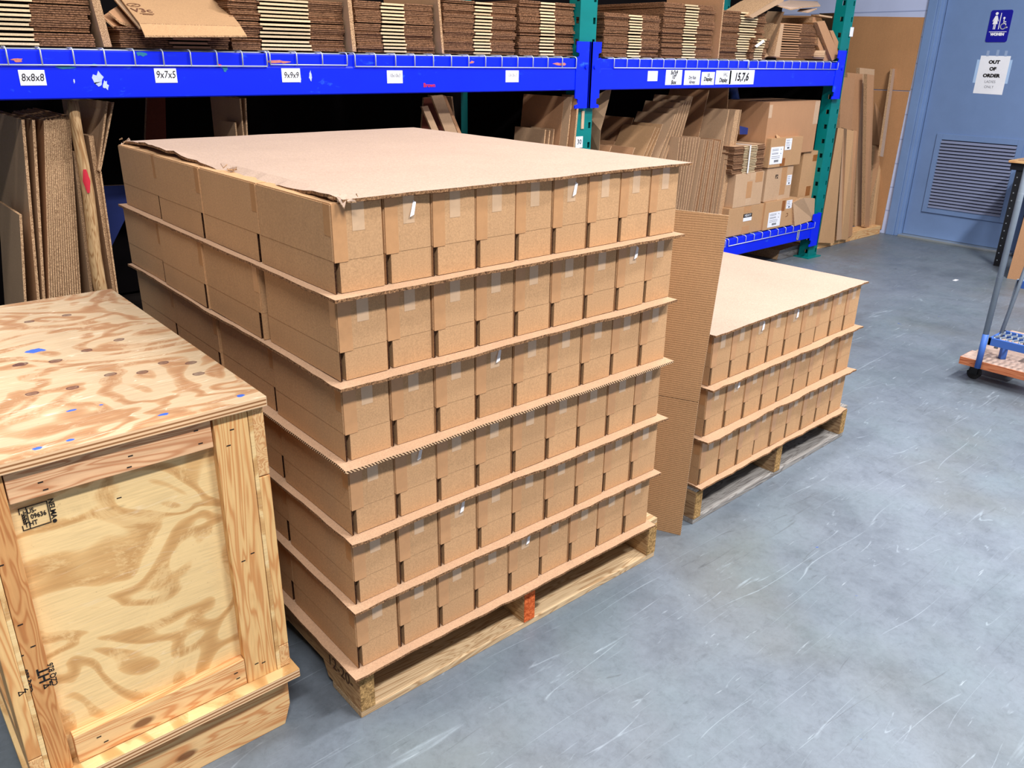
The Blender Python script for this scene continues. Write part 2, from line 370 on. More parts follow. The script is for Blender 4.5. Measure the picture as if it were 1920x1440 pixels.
SX, SZ = Vector((1, 0, 0)), Vector((0, 0, 1))

# ================================================================ SETTING
struct(MB().box(-5, 6.62, -5, 3.4, -.1, 0).build('floor', m_floor))
struct(MB().box(-5, 6.62, 3.3, 3.4, 0, 4).build('wall_back', m_dark))  # wall coloured near black to stand for unlit depth
# door wall (x = 6.5), opening y .92 .. 1.87
wr = MB(); wr.box(6.5, 6.62, 1.965, 3.3, 0, 4); wr.box(6.5, 6.62, -5, .83, 0, 4); wr.box(6.5, 6.62, .83, 1.965, 2.2, 4)
wall = struct(wr.build('wall_right', m_wallw))
gl = MB()
for z in (.2, .4, .6, .8, 1.0, 1.2, 1.4, 1.6, 1.795, 2.0): gl.box(6.4985, 6.5, 1.966, 3.29, z-.004, z+.004)
gl.build('block_joint', mat_plain('block_joint_paint', srgb(160, 172, 210), .8), wall)
# door
dr = bpy.data.objects.new('door_1', None); C.objects.link(dr); dr.location = (6.55, 1.39, 0); struct(dr)
def rel(o, x, y, z): return (x-o.location.x, y-o.location.y, z-o.location.z)
def lbox(mb, o, x0, x1, y0, y1, z0, z1, fm=None):
    a = rel(o, x0, y0, z0); b = rel(o, x1, y1, z1); return mb.box(a[0], b[0], a[1], b[1], a[2], b[2], fm)
mb = MB(); lbox(mb, dr, 6.54, 6.58, .93, 1.845, .02, 2.12); mb.build('door_leaf', m_door, dr, .002)
fr = MB()
lbox(fr, dr, 6.475, 6.50, 1.895, 1.965, 0, 2.2); lbox(fr, dr, 6.50, 6.62, 1.85, 1.965, 0, 2.2); lbox(fr, dr, 6.485, 6.50, 1.868, 1.894, 0, 2.19); lbox(fr, dr, 6.475, 6.62, .83, .93, 0, 2.2); lbox(fr, dr, 6.475, 6.62, .83, 1.965, 2.12, 2.2)
fr.build('door_frame', m_frame, dr, .003)
mb = MB(); lbox(mb, dr, 6.46, 6.6, .93, 1.85, 0, .018); mb.build('threshold', m_alu, dr, .003)
LY0, LY1, LZ0, LZ1 = 1.10, 1.672, .272, .822
lf = MB()
for a in ((LY0-.045, LY0, LZ0-.045, LZ1+.045), (LY1, LY1+.045, LZ0-.045, LZ1+.045), (LY0, LY1, LZ0-.045, LZ0), (LY0, LY1, LZ1, LZ1+.045)): lbox(lf, dr, 6.528, 6.54, *a)
lf.build('louver_frame', m_door, dr, .002)
mb = MB(); lbox(mb, dr, 6.5385, 6.541, LY0, LY1, LZ0, LZ1); mb.build('louver_backing', m_bsteel, dr)
lv = MB(); NL = 21; ph = (LZ1-LZ0)/NL
for i in range(NL):
    z = LZ0+i*ph; x = 6.5375-dr.location.x
    y0, y1 = LY0-dr.location.y, LY1-dr.location.y
    lv.hexa([(x-.017, y0, z), (x-.017, y1, z), (x-.015, y1, z), (x-.015, y0, z), (x-.003, y0, z+ph*.72), (x-.003, y1, z+ph*.72), (x, y1, z+ph*.72), (x, y0, z+ph*.72)])
lv.build('louver_blades', m_louv, dr)
# restroom sign, on the door (view looks +X, image right = -Y)
NY = Vector((0, -1, 0))
def rrect(cy, cz, wd, ht, r, x):
    pts = []
    for qx, qz, a0 in ((1, -1, -90), (1, 1, 0), (-1, 1, 90), (-1, -1, 180)):
        for k in range(5):
            a = math.radians(a0+k*22.5); pts.append((x, cy-(qx*(wd/2-r)+math.cos(a)*r), cz+qz*(ht/2-r)+math.sin(a)*r))
    return pts
sg = empty('restroom_sign', (6.54, 1.425, 1.673), 'blue restroom sign reading WOMEN with white woman and wheelchair pictograms', 'sign')
MB().prism([rel(sg, *p) for p in rrect(1.425, 1.673, .155, .225, .014, 6.54)], (-.004, 0, 0)).build('plate', m_signblue, sg)
X0 = -.0045
def disc(cx, cz, r, n=16): return [(X0, -(cx+r*math.cos(2*math.pi*k/n)), cz+r*math.sin(2*math.pi*k/n)) for k in range(n)]
pg = MB(); e = (-.0008, 0, 0)
pg.prism(disc(-.032, .088, .0105), e)
pg.prism([(X0, -a, b) for a, b in ((-.040, .073), (-.024, .073), (-.010, .035), (-.015, .033), (-.023, .052), (-.014, .015), (-.024, .015), (-.024, -.022), (-.030, -.022), (-.030, .015), (-.034, .015), (-.034, -.022), (-.040, -.022), (-.040, .015), (-.050, .015), (-.041, .052), (-.049, .033), (-.054, .035))], e)
pg.prism([(X0, -a, b) for a, b in ((-.003, -.022), (.002, -.022), (.002, .092), (-.003, .092))], e)
pg.build('woman_pictogram', m_white, sg)
arc = [(.030+.019*math.cos(a), -.002+.019*math.sin(a)) for a in [math.radians(q) for q in range(100, 400, 20)]]
strokes('wheelchair_pictogram', [arc, [(.027, .045), (.029, .018), (.044, .018), (.052, -.012), (.060, -.008)], [(.028, .030), (.043, .030)]], .006, m_white, sg, (X0, 0, 0), NY, SZ)
MB().prism(disc(.026, .056, .008), e).build('wheelchair_pictogram', m_white, sg)
strokes('rule_line', [[(-.062, -.040), (.062, -.040)]], .0035, m_white, sg, (X0, 0, 0), NY, SZ)
text('writing', 'WOMEN', .018, m_white, sg, (X0, 0, -.058), NY, SZ, bold=.002)
# out of order notice
nt = empty('paper_notice', (6.54, 1.403, 1.325), 'white paper notice taped on door reading OUT OF ORDER LADIES ONLY', 'notice')
MB().prism([rel(nt, 6.5398, 1.403+a, 1.325+b) for a, b in ((.108, -.137), (-.108, -.142), (-.110, .137), (.106, .139))], (-.0008, 0, 0)).build('paper_sheet', m_paper, nt)
bk = MB(); bk.prism([rel(nt, 6.5399, 1.403+a, 1.325+b) for a, b in ((.128, -.06), (-.128, -.06), (-.128, .11), (.128, .11))], (-.0004, 0, 0)); bk.build('backing_sheet', mat_plain('pale_blue_paper', srgb(170, 200, 238), .6), nt)
tp = MB()
for yy, zz, ww, hh in ((.06, .155, .02, .04), (-.01, .158, .02, .045), (-.07, .155, .02, .04)): tp.box(-.0013, -.0005, yy-ww/2, yy+ww/2, zz-hh/2, zz+hh/2)
tp.build('tape_strip', mat_plain('glossy_clear_tape', srgb(150, 170, 205), .12, .8), nt)
m_serif = m_black
for s_, z, h in (('OUT', .092, .024), ('OF', .043, .024), ('ORDER', -.006, .024)): text('writing', s_, h, m_serif, nt, (-.0010, 0, z), NY, SZ, bold=.0022, sx=1.12)
for s_, z, h in (('LADIES', -.050, .019), ('ONLY', -.088, .019)): text('writing', s_, h, m_grey, nt, (-.0010, 0, z), NY, SZ)
# cardboard panels on the door wall
def wallpoly(pts, x): return [atx(px, py, x) for px, py in pts]
o = MB().mat(m_wallcard).prism([Vector((6.492, 1.985, 1.745)), Vector((6.492, 3.29, 1.79)), Vector((6.492, 3.29, 1.19)), Vector((6.492, 1.99, 1.19))], (.007, 0, 0), m_edge).build('wall_panel')
tag(o, 'large brown cardboard panel fixed high on white wall beside blue door', 'cardboard panel', 'cardboard panels on the wall')
o = MB().mat(m_wallcard).prism([Vector((6.490, 1.995, 1.182)), Vector((6.490, 3.29, 1.182)), Vector((6.490, 3.29, .03)), Vector((6.490, 2.015, .03))], (.007, 0, 0), m_edge).build('wall_panel')
tag(o, 'large brown cardboard panel below the upper one, reaching down to the floor', 'cardboard panel', 'cardboard panels on the wall')
# ================================================================ PALLET LOADS
def make_pallet(loc, rz, L, wx, my, label, wood, woody, orange=False, notch=True):
    """stringers run along local Y; deck boards along local X"""
    p = empty('wooden_pallet', loc, label, 'pallet', 'wooden pallets', rz)
    for i, x in enumerate((0, wx/2-.019, wx-.038)):
        mb = MB().mat(woody); h0, h1 = .018, .118
        if i == 1: e0 = .0
        else: e0 = 0
        prof = [(e0, h0), (.15, h0), (.17, h0+.038), (.38, h0+.038), (.40, h0), (my-.40, h0), (my-.38, h0+.038), (my-.17, h0+.038), (my-.15, h0), (my-e0, h0), (my-e0, h1), (e0, h1)]
        mb.prism([(x, y, z) for y, z in prof], (.038, 0, 0))
        st = mb.build('stringer', None, p, .002)
        me = MB().box(x+.001, x+.037, e0-.0015, e0+.001, h0+.001, h1-.001)
        me.build('end_face', m_orange if (orange and i == 1) else m_endgrain, st)
    ys = [0, .16, .30, .44, .58, .72, .86, 1.0, my-.09]
    for y in ys:
        wd = .09; dz = .0 if y else 0
        mb = MB().box(.0, wx, y, y+wd, .118, .135); mb.build('deck_board', wood, p, .002)
    for y in (0, my/2-.05, my-.13):
        mb = MB().box(0, wx, y, y+.13, 0, .018); mb.build('bottom_board', wood, p, .002)
    return p
# --- cartons
BW, BD, BH = .1050, .299, .1625
def carton_parts(kind):
    mb = MB().mat(m_card); h1 = BH*.37; s0 = .004; s1 = .0125
    mb.prism([(0, 0, h1), (BW, 0, h1), (BW, BD, h1), (0, BD, h1)], (0, 0, BH-h1))
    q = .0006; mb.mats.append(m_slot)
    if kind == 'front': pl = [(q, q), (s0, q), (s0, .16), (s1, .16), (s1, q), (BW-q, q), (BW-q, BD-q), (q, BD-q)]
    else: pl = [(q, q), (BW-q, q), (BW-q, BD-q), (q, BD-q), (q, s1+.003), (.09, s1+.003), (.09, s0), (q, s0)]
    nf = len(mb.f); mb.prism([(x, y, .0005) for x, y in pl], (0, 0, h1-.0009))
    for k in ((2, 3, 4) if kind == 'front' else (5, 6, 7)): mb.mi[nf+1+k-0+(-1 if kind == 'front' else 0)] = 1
    body = mb.mesh('carton_body')
    bm = bmesh.new(); bm.from_mesh(body)
    es = [e for e in bm.edges if e.verts[0].co.z > h1-.0001 and e.verts[1].co.z > h1-.0001 and (abs(e.verts[0].co.z-e.verts[1].co.z) > .01 or min(e.verts[0].co.z, e.verts[1].co.z) > BH-.001)]
    bmesh.ops.bevel(bm, geom=es, offset=.0022, segments=2, affect='EDGES', clamp_overlap=True)
    bm.to_mesh(body); bm.free()
    tp_ = MB().box(BW*.40, BW*.64, -.0004, .0006, BH-.052, BH-.001); tp_.box(BW*.40, BW*.64, -.0004, BD*.98, BH-.0004, BH+.0005)
    tape = tp_.mesh('tape_strip', m_tape)
    sd = MB().box(-.0004, .0006, .004, .026, BH-.058, BH-.002)
    side = sd.mesh('side_tape', m_tape2)
    lp = MB().box(-.0004, .0006, .004, BW*0+.004+.0, 0, 0)
    wr_ = MB().box(.002, .030, -.0004, .0006, BH-.105, BH-.002)
    return body, tape, side, wr_.mesh('wide_tape', m_tape2)
PROTO = {k: carton_parts(k) for k in ('front', 'side')}
def carton(loc, kind, label, group, rz=0, rx=0, ry=0, lp=.0, withfront=True):
    body, tape, side, wrp = PROTO[kind]
    e = empty('carton', loc, label, 'carton', group, rz); e.rotation_euler = (rx, ry, rz)
    for nm, me in (('carton_body', body), ('tape_strip', tape), ('side_tape', side)):
        if nm == 'tape_strip' and not withfront: continue
        o = bpy.data.objects.new(nm, me); C.objects.link(o); o.parent = e
        if nm == 'tape_strip': o.scale.z = 1
    if withfront:
        o = bpy.data.objects.new('wide_tape', wrp); C.objects.link(o); o.parent = e
    return e
def curl(name, pos, s, parent, k):
    random.seed(k); a = random.uniform(.6, 1.2)
    p = Vector(pos); mb = MB().prism([p, p+Vector((.004, -.003, -.004)), p+Vector((-.006+.004*a, -.006, -.026)), p+Vector((-.011, -.004, -.030))], (0, .0004, 0))
    return mb.build(name, m_white, parent)  # loose tape end drawn as a white sliver, a painted glint
def slip(loc, z, x0, x1, y0, y1, th, label, seed, ragged=.003, crumple=False, mat=None, flute=False, rz=0, droop=0, group='cardboard sheets between the carton layers', name='slip_sheet', lift=0):
    """corrugated sheet with slightly uneven edges"""
    rnd = random.Random(seed); n = 34; mat = mat or m_sheetd
    per = []
    def walk(ax, ay, bx, by, amp, left=False):
        ph_ = rnd.uniform(0, 6)
        for i in range(n):
            t_ = i/n; nx, ny = (by-ay), -(bx-ax); l = math.hypot(nx, ny); nx /= l; ny /= l
            d = amp*(math.sin(t_*9+ph_)*.5+rnd.uniform(-.5, .5)); 
            if left and rnd.random() < .35: d -= rnd.uniform(0, amp*2.2)
            if i == 0: d = 0
            per.append((ax+(bx-ax)*t_+nx*d, ay+(by-ay)*t_+ny*d))
    walk(x0, y0, x1, y0, ragged); walk(x1, y0, x1, y1, ragged*.5); walk(x1, y1, x0, y1, ragged*.5); walk(x0, y1, x0, y0, ragged*(1.6 if crumple else .7), crumple)
    b = MB().mat(mat); m2 = m_flute if flute else m_slipedge
    if m2 not in b.mats: b.mats.append(m2)
    cx, cy = (x0+x1)/2, (y0+y1)/2; N = len(per)
    # rings: centre, inner ring (flat), outer ring (wavy droop)
    inner = [(cx+(x-cx)*.93, cy+(y-cy)*.93) for x, y in per]
    dz = []
    for i, (x, y) in enumerate(per):
        a = math.sin(i*.55+seed)*.6+math.sin(i*.21+seed*2)*.8
        k = -droop*abs(a)*.6
        if crumple and i > 3*n: k += .010*math.sin((i-3*n)/n*math.pi*2.3)+rnd.uniform(-.003, .003)
        dz.append(k)
    v0 = len(b.v)
    for s_, zz in ((0, 0), (1, th)):
        b.v += [(x, y, zz) for x, y in inner]; b.v += [(x, y, zz+d) for (x, y), d in zip(per, dz)]
    b.f.append(tuple(reversed(range(0, N)))); b.mi.append(0); b.f.append(tuple(range(2*N, 3*N))); b.mi.append(0)
    for i in range(N):
        j = (i+1) % N
        b.f.append((i, j, N+j, N+i)); b.mi.append(0); b.f.append((2*N+j, 2*N+i, 3*N+i, 3*N+j)); b.mi.append(0)
        b.f.append((N+i, N+j, 3*N+j, 3*N+i)); b.mi.append(1)
    o = b.build(name, loc=(loc[0], loc[1], z)); o.rotation_euler.z = rz
    return tag(o, label, 'cardboard sheet', group)

P1 = make_pallet((0, 0, 0), 0, 1.2, 1.016, 1.219, 'pale wooden pallet under the tall carton stack, middle runner end painted orange', m_pal, m_palY, orange=True)
text('writing', '12-20-', .032, mat_plain('faded_stamp_ink', srgb(90, 60, 40), .8), P1, (-.0008, .085, .078), (0, -1, 0), (0, 0, 1))
strokes('paint_mark', [[(.0, .0), (.020, .003), (.034, .001)], [(.006, -.004), (.028, -.005)]], .009, m_red, P1, (.475, -.0008, .126), SX, SZ)
LAYN = ['bottom', 'second', 'third', 'fourth', 'fifth', 'top']
COLN = ['at the left corner', 'second from the left corner', 'third from the left corner', 'fourth from the left corner', 'fifth and middle', 'fourth from the right end', 'third from the right end', 'second from the right end', 'at the right end']
near_off = [(-.022, -.028), (-.013, -.029), (-.010, -.031), (-.016, -.036), (-.014, -.035), (-.013, -.036)]
right_x = [.974, .976, .982, .974, .966, .970]
PITCH = .170; Z0 = .141
SH = .006
bx_off = [(.0, -.002), (.003, -.004), (.006, -.004), (.003, -.006), (.003, -.006), (.004, -.006)]
for L in range(6):
    z = .136+PITCH*L
    no = near_off[L]
    lab = 'bare cardboard sheet lying on the pale pallet under the tall stack' if L == 0 else f'thin cardboard sheet under the {LAYN[L]} layer of the tall carton stack'
    if L == 3: lab = 'thick double-wall cardboard sheet with open flutes under tall stack\'s fourth layer'
    slip((0, 0), z+.0, no[0], right_x[L], no[1], 1.203, SH if L else .0055, lab, 11+L, ragged=.0035, flute=(L == 3), droop=.004 if L in (2, 4) else .002)
    zb = z+SH+.0006; rnd = random.Random(50+L); x = bx_off[L][0]; rowx = []
    for i in range(9):
        rowx.append(x); gap = rnd.choice([.0008, .0014, .002, .003, .0035, .001])
        if (L, i) in ((0, 0), (5, 0)): gap = .005
        if (L, i) == (1, 0): gap = .007
        x += BW+gap
    tot = (x-BW*9-bx_off[L][0]); 
    gaprow = .022 if L == 4 else .002
    for i in range(9):
        dy = rnd.uniform(-.002, .002)
        c = carton((rowx[i]*1.0, bx_off[L][1]+dy, zb), 'front', f"brown carton in the tall stack's {LAYN[L]} layer, front row, {COLN[i]}", 'cartons of the tall pallet stack', rz=rnd.uniform(-.004, .004))
        if (L, i) in ((5, 5), (4, 7), (1, 2), (3, 3), (0, 4), (5, 1), (2, 1)): curl('loose_tape_glint', (BW*.62, -.001, BH-.01), 1.2, c, L*10+i)
    for r in range(1, 4):
        y = bx_off[L][1]+r*(BD-.003)+(gaprow if r else 0)*(1 if L == 4 else r*.3); y = min(y, 1.199-BD+.004+(r-3)*.302) if r == 3 else y
        xs = bx_off[L][0]+rnd.uniform(-.003, .003)-(.008 if L == 4 else 0)
        y = bx_off[L][1]+r*.2965+.003+(.014 if L == 4 else 0)
        yb = y
        if BD > .3007: pass
        yb = y
        c = carton((xs, yb, zb), 'side', f"brown carton in the tall stack's {LAYN[L]} layer, left side, {['', 'next behind the front row', 'third back', 'farthest back'][r]}", 'cartons of the tall pallet stack', withfront=False)
        c.scale = (1, .99, 1)
        c = carton((rowx[8], yb, zb), 'front', 'brown carton in the tall stack, far right column, hidden behind the front row', 'hidden cartons of the tall stack', withfront=False)
        c.scale = (1, .99, 1)
top1 = slip((0, 0), .136+PITCH*6+.001, .022, .992, -.022, 1.19, .006, 'large clean cardboard sheet with torn left edge covering the tall carton stack', 5, ragged=.004, crumple=True, mat=m_sheet, flute=False, name='top_sheet', droop=.001)
# crumpled corner bits
for (cx, cy, sd) in ((.030, -.012, 1), (.028, .47, 2), (.03, 1.17, 3)):
    rnd = random.Random(sd); mb = MB().mat(m_sheet)
    for k in range(7):
        a = Vector((cx+rnd.uniform(-.014, .012), cy+rnd.uniform(-.02, .02), rnd.uniform(-.004, .010)))
        p = [a+Vector([rnd.uniform(-.010, .010) for _ in range(3)]) for _ in range(4)]
        mb.prism([p[0], p[1], p[2]], (0, 0, .0025), m_edge)
    mb.build('torn_edge', None, top1)

# --- second pallet
R2 = math.radians(2.0); p2 = Vector((1.252, .038, 0))
P2 = make_pallet(p2, R2, 1.2, 1.016, 1.219, 'weathered grey wooden pallet under the low three-layer carton stack', m_palg, m_palgY)
def loc2(x, y, z=0): c_, s_ = math.cos(R2), math.sin(R2); return (p2.x+x*c_-y*s_, p2.y+x*s_+y*c_, z)
LAY2 = ['bottom', 'middle', 'top']
for L in range(3):
    z = .136+PITCH*L; no = [(-.004, -.02), (-.012, -.03), (-.012, -.028)][L]
    o = slip(p2, z, no[0], [.965, .963, .958][L], no[1], 1.203, SH, 'cardboard sheet between the grey pallet and its low carton stack' if L == 0 else f'cardboard sheet under the {LAY2[L]} layer of the low carton stack', 31+L, ragged=.005, droop=.006, rz=R2)
    zb = z+SH+.0006; rnd = random.Random(80+L); x = .002
    for i in range(9):
        gap = rnd.choice([.0003, .0006, .0008, .0015, .002, .0005])-.0012
        c = carton(loc2(x, rnd.uniform(-.002, .002)+.0, zb), 'front', f"brown carton in the low stack's {LAY2[L]} layer, front row, {COLN[i]}", 'cartons of the low pallet stack', rz=R2+rnd.uniform(-.003, .003)); c.scale = (.985, 1, 1)
        if (L, i) in ((2, 4), (1, 1), (2, 2)): curl('loose_tape_glint', (BW*.62, -.001, BH-.01), 1.0, c, L*10+i+70)
        x += BW+gap
    x8 = x-BW-gap
    for r in range(1, 4):
        for xx, nm in ((x8, 'right'), (.002, 'left')):
            c = carton(loc2(xx, r*.3007, zb), 'front' if nm == 'right' else 'side', f'brown carton in the low stack, {nm} column, hidden behind its front row', f'hidden {nm} cartons of the low stack', rz=R2, withfront=False); c.scale = (1, .99, 1)
slip(p2, .136+PITCH*3+.001, -.020, .952, -.02, 1.19, .006, 'large clean cardboard sheet covering the low three-layer carton stack', 41, ragged=.004, mat=m_sheet, rz=R2, name='top_sheet')

# --- standing ribbed board between the pallets
bd = MB().mat(m_ribbed)
a = Vector((1.170, .022, 0)); dv = Vector((-.42, .907, 0)); wv_ = .40; ztop = 1.0; zk = .455
def quadslab(p, q, r_, s_, n): bd.prism([p, q, r_, s_], n, m_flute)
nb = Vector((.907, .42, 0))*.006
lean = Vector((.018, 0, 0))
k0 = a+SZ*zk+lean; k1 = a+dv*wv_+SZ*zk+lean
quadslab(a, a+dv*wv_, k1-SZ*.002, k0-SZ*.002, nb)
quadslab(k0, k1, a+dv*wv_+SZ*(ztop+.012)+lean*3.0, a+SZ*ztop+lean*3.6, nb)
bo = bd.build('standing_board', bevel=0)
for v in bo.data.vertices: v.co -= a
bo.location = a
tag(bo, 'tall ribbed corrugated board with cross crease standing upright between the two carton stacks', 'cardboard board')
# ================================================================ WOODEN CRATE
cx0, cx1, cy0, cy1, cz0, cz1 = -.615, -.117, .085, 1.02, .165, .776
cr_ = empty('wooden_crate', ((cx0+cx1)/2, (cy0+cy1)/2, 0), 'large plywood shipping crate with pine battens, cut off by the left edge', 'crate')
def cb(name, x0, x1, y0, y1, z0, z1, m, bev=.0015, parent=None):
    mb = MB(); o_ = cr_; lbox(mb, o_, x0, x1, y0, y1, z0, z1); return mb.build(name, m, parent or cr_, bev)
lo = cr_.location
kn_px = [(40, 683), (103, 677), (35, 684), (55, 603), (125, 591), (163, 657), (207, 702), (267, 698), (307, 680), (358, 680), (372, 701), (137, 727), (60, 738), (223, 637)]
kn = [atz(a_, b_, .8)-lo for a_, b_ in kn_px]
spots = [(v.x, v.y, .0105 if i not in (1, 0) else .012, 1.15) for i, v in enumerate(kn)]
pt_px = [(66, 658, .015, 1.3), (135, 769, .006, 1.8), (306, 777, .006, 1.8), (451, 742, .007, 1.3), (68, 841, .006, 1.5), (132, 825, .005, 1.4), (190, 759, .0035, 1.2)]
pts_ = [(*(atz(a_, b_, .8)-lo)[:2], r_, e_) for a_, b_, r_, e_ in pt_px]
m_ply = mat_ply('crate_lid_plywood', spots, pts_, srgb(214, 186, 150), srgb(202, 162, 122), srgb(186, 138, 98))
m_ply2 = mat_ply('crate_front_plywood', [], [], srgb(242, 208, 150), srgb(226, 182, 122), srgb(208, 160, 102), 'XZ', .95)
m_plye = NT('plywood_edge', .8, .2)
wv = m_plye.N('ShaderNodeTexWave', wave_type='BANDS', bands_direction='Z'); wv.inputs['Scale'].default_value = 42; m_plye.L(m_plye.obj(rand=False), wv.inputs['Vector'])
m_plye.col(m_plye.ramp(wv.outputs['Fac'], [(.3, srgb(150, 104, 66)), (.5, srgb(230, 190, 148))])); m_plye = m_plye.m
mb = MB().mat(m_ply); lbox(mb, cr_, cx0-.006, cx1+.004, cy0-.016, cy1+.004, cz1+.004, .80, {2: m_plye, 3: m_plye, 4: m_plye, 5: m_plye}); mb.build('lid', None, cr_, .0015)
cb('front_panel', cx0+.02, cx1-.022, cy0+.02, cy0+.032, cz0, cz1+.003, m_ply2)
cb('side_panel', cx1-.030, cx1-.022, cy0-.002, cy1, cz0, cz1+.003, m_ply2, label if False else .001)
cb('side_panel', cx0+.022, cx0+.030, cy0-.002, cy1, cz0, cz1+.003, m_ply2, .001)
cb('top_batten', -.548, -.2175, cy0-.001, cy0+.02, .720, cz1, m_pineR)
cb('bottom_batten', -.540, -.2145, cy0-.001, cy0+.02, cz0+.002, .229, m_pine)
cb('corner_post', -.213, cx1-.031, cy0-.001, cy0+.02, cz0, cz1+.002, m_pineZ)
cb('corner_post', cx0+.031, -.550, cy0-.001, cy0+.02, cz0, cz1+.002, m_pineZo)
cb('side_batten', cx1-.022, cx1, cy0-.002, cy0+.09, .223, .629, m_pineZ)
cb('side_batten', cx1-.022, cx1, cy0-.002, cy1, .632, cz1, m_pineY)
cb('side_batten', cx1-.022, cx1, cy1-.09, cy1, .223, .629, m_pineZ)
cb('side_batten', cx1-.022, cx1, cy0-.002, cy1, cz0+.002, .221, m_pineY)
cb('side_batten', cx0, cx0+.022, cy0-.002, cy0+.09, .223, cz1, m_pineZ)
cb('side_batten', cx0, cx0+.022, cy0-.002, cy1, cz0+.002, .221, m_pineY)
cb('back_panel', cx0+.02, cx1-.022, cy1-.012, cy1, cz0, cz1+.003, m_ply2)
mb = MB().mat(m_ply2); lbox(mb, cr_, cx0-.008, cx1+.008, cy0-.028, cy1, .144, cz0-.0005, {2: m_plye, 3: m_plye}); mb.build('base_board', None, cr_, .001)
for yy in (.095, .5, .9):
    mb = MB().mat(m_pine); y0 = yy-lo.y; xa, xb = cx0-lo.x, cx1-lo.x
    mb.prism([(xa+.04, y0, 0), (xb-.022, y0, 0), (xb-.006, y0, .05), (xb-.006, y0, .1435), (xa+.0, y0, .1435), (xa+.0, y0, .05)], (0, .09, 0)); mb.build('skid', None, cr_, .002)
# nails / staples
nm = MB().mat(m_black)
for x_, z_ in ((-.245, .762), (-.240, .735), (-.36, .748), (-.365, .728), (-.50, .745), (-.495, .73), (-.235, .205), (-.232, .19), (-.50, .205), (-.49, .188), (-.18, .745), (-.19, .715), (-.17, .47), (-.19, .46), (-.175, .2), (-.19, .205), (-.575, .50), (-.565, .45), (-.585, .44), (-.58, .62), (-.39, .676)):
    lbox(nm, cr_, x_-.004, x_+.004, cy0-.0018, cy0-.0008, z_-.0009, z_+.0009)
nm.build('staples', None, cr_)
# stamps
y_ = cy0+.0195-lo.y; so = Vector((-.5155-lo.x, y_, .679))
st_ = strokes('heat_treatment_stamp', [[(-.021, .020), (.0205, .0205), (.0205, -.0195), (-.021, -.0205)], [(-.021, .020), (-.021, .010)], [(-.021, -.012), (-.021, -.0205)], [(-.0105, .020), (-.0105, -.020)],
    [(-.015, .014), (-.015, -.016)], [(-.018, .010), (-.018, -.009), (-.015, -.009)], [(-.018, .006), (-.015, .008)], [(-.018, .002), (-.015, .004)], [(-.018, -.002), (-.015, 0)], [(-.018, -.006), (-.015, -.004)], [(-.015, -.010), (-.012, -.007)], [(-.0128, .012), (-.0128, .010)], [(-.0128, .007), (-.0128, .004)], [(-.0128, .001), (-.0128, -.003)]], .0015, m_black, cr_, so, SX, SZ)
for s_, dx, dz, hh in (('US-', -.0035, .011, .0085), ('09636', .005, 0, .0085), ('HT', -.0045, -.012, .0085)): text('writing', s_, hh, m_black, st_, so+Vector((dx, 0, dz)), SX, SZ, sx=.8, bold=.0003)
text('writing', 'NELMA', .0088, m_black, st_, so+Vector((.0262, 0, .004)), (0, 0, -1), SX, bold=.0003, sx=.95)
MB().prism([so+Vector((.0262+.0035*math.cos(k*.5), -.0004, -.0195+.0035*math.sin(k*.5))) for k in range(12)], (0, -.0004, 0)).build('stamp_dot', m_black, st_)
yp = cy0-.001-lo.y
for px, pz in ((-.560, .376), (-.598, .382)):
    o2 = Vector((px-lo.x, yp, pz))
    text('stamp_writing', 'HT', .017, m_black, cr_, o2+Vector((0, 0, .010)), (0, 0, 1), (-1, 0, 0), bold=.0006)
    text('stamp_writing', 'CZQ 826', .009, m_black, cr_, o2+Vector((.013, 0, .004)), (0, 0, 1), (-1, 0, 0), bold=.0004)
    strokes('stamp_mark', [[(-.004, -.018), (-.004, -.010), (.004, -.014), (-.004, -.018)], [(.006, -.016), (.006, -.008), (.010, -.012)]], .0018, m_black, cr_, o2, SX, SZ)

# ================================================================ PALLET RACK
YB = 1.87; ZB0, ZB1 = 1.243, 1.395
rk = empty('pallet_rack', (2.53, 1.9, 0), 'blue and teal steel pallet rack holding flattened cartons along the back', 'rack')
rl = rk.location
def rb(mb, x0, x1, y0, y1, z0, z1): return lbox(mb, rk, x0, x1, y0, y1, z0, z1)
def upright(x0, x1, y0, y1, ztop, m=m_green):
    u = MB()
    # front plate (faces the aisle) with a column of slots, side web with slots, rear lips open
    P = .1016; n = int(ztop/P)
    t = .004; hw, hh = .018, .030
    hx0 = x1-.026
    for k in range(n+1):
        za = k*P; zb = min(ztop, za+P); zh0 = za+.035; zh1 = zh0+hh
        if zb-za < .07: zh0 = zb; zh1 = zb
        rb(u, x0, hx0, y0, y0+t, za, zb)                      # solid part of front plate
        rb(u, hx0+hw, x1, y0, y0+t, za, zb)
        rb(u, hx0, hx0+hw, y0, y0+t, za, zh0)
        if zh1 < zb: rb(u, hx0, hx0+hw, y0, y0+t, zh1, zb)
        ya, yb_ = y0+.008, y0+.008+.024                        # slot in the side web
        rb(u, x0, x0+t, y0+t, ya, za, zb); rb(u, x0, x0+t, yb_, y1, za, zb); rb(u, x0, x0+t, ya, yb_, za, zh0)
        if zh1 < zb: rb(u, x0, x0+t, ya, yb_, zh1, zb)
    rb(u, x1-t, x1, y0+t, y1, 0, ztop); rb(u, x0+t, x0+.022, y1-t, y1, 0, ztop); rb(u, x1-.022, x1-t, y1-t, y1, 0, ztop)
    return u.build('upright', m, rk)
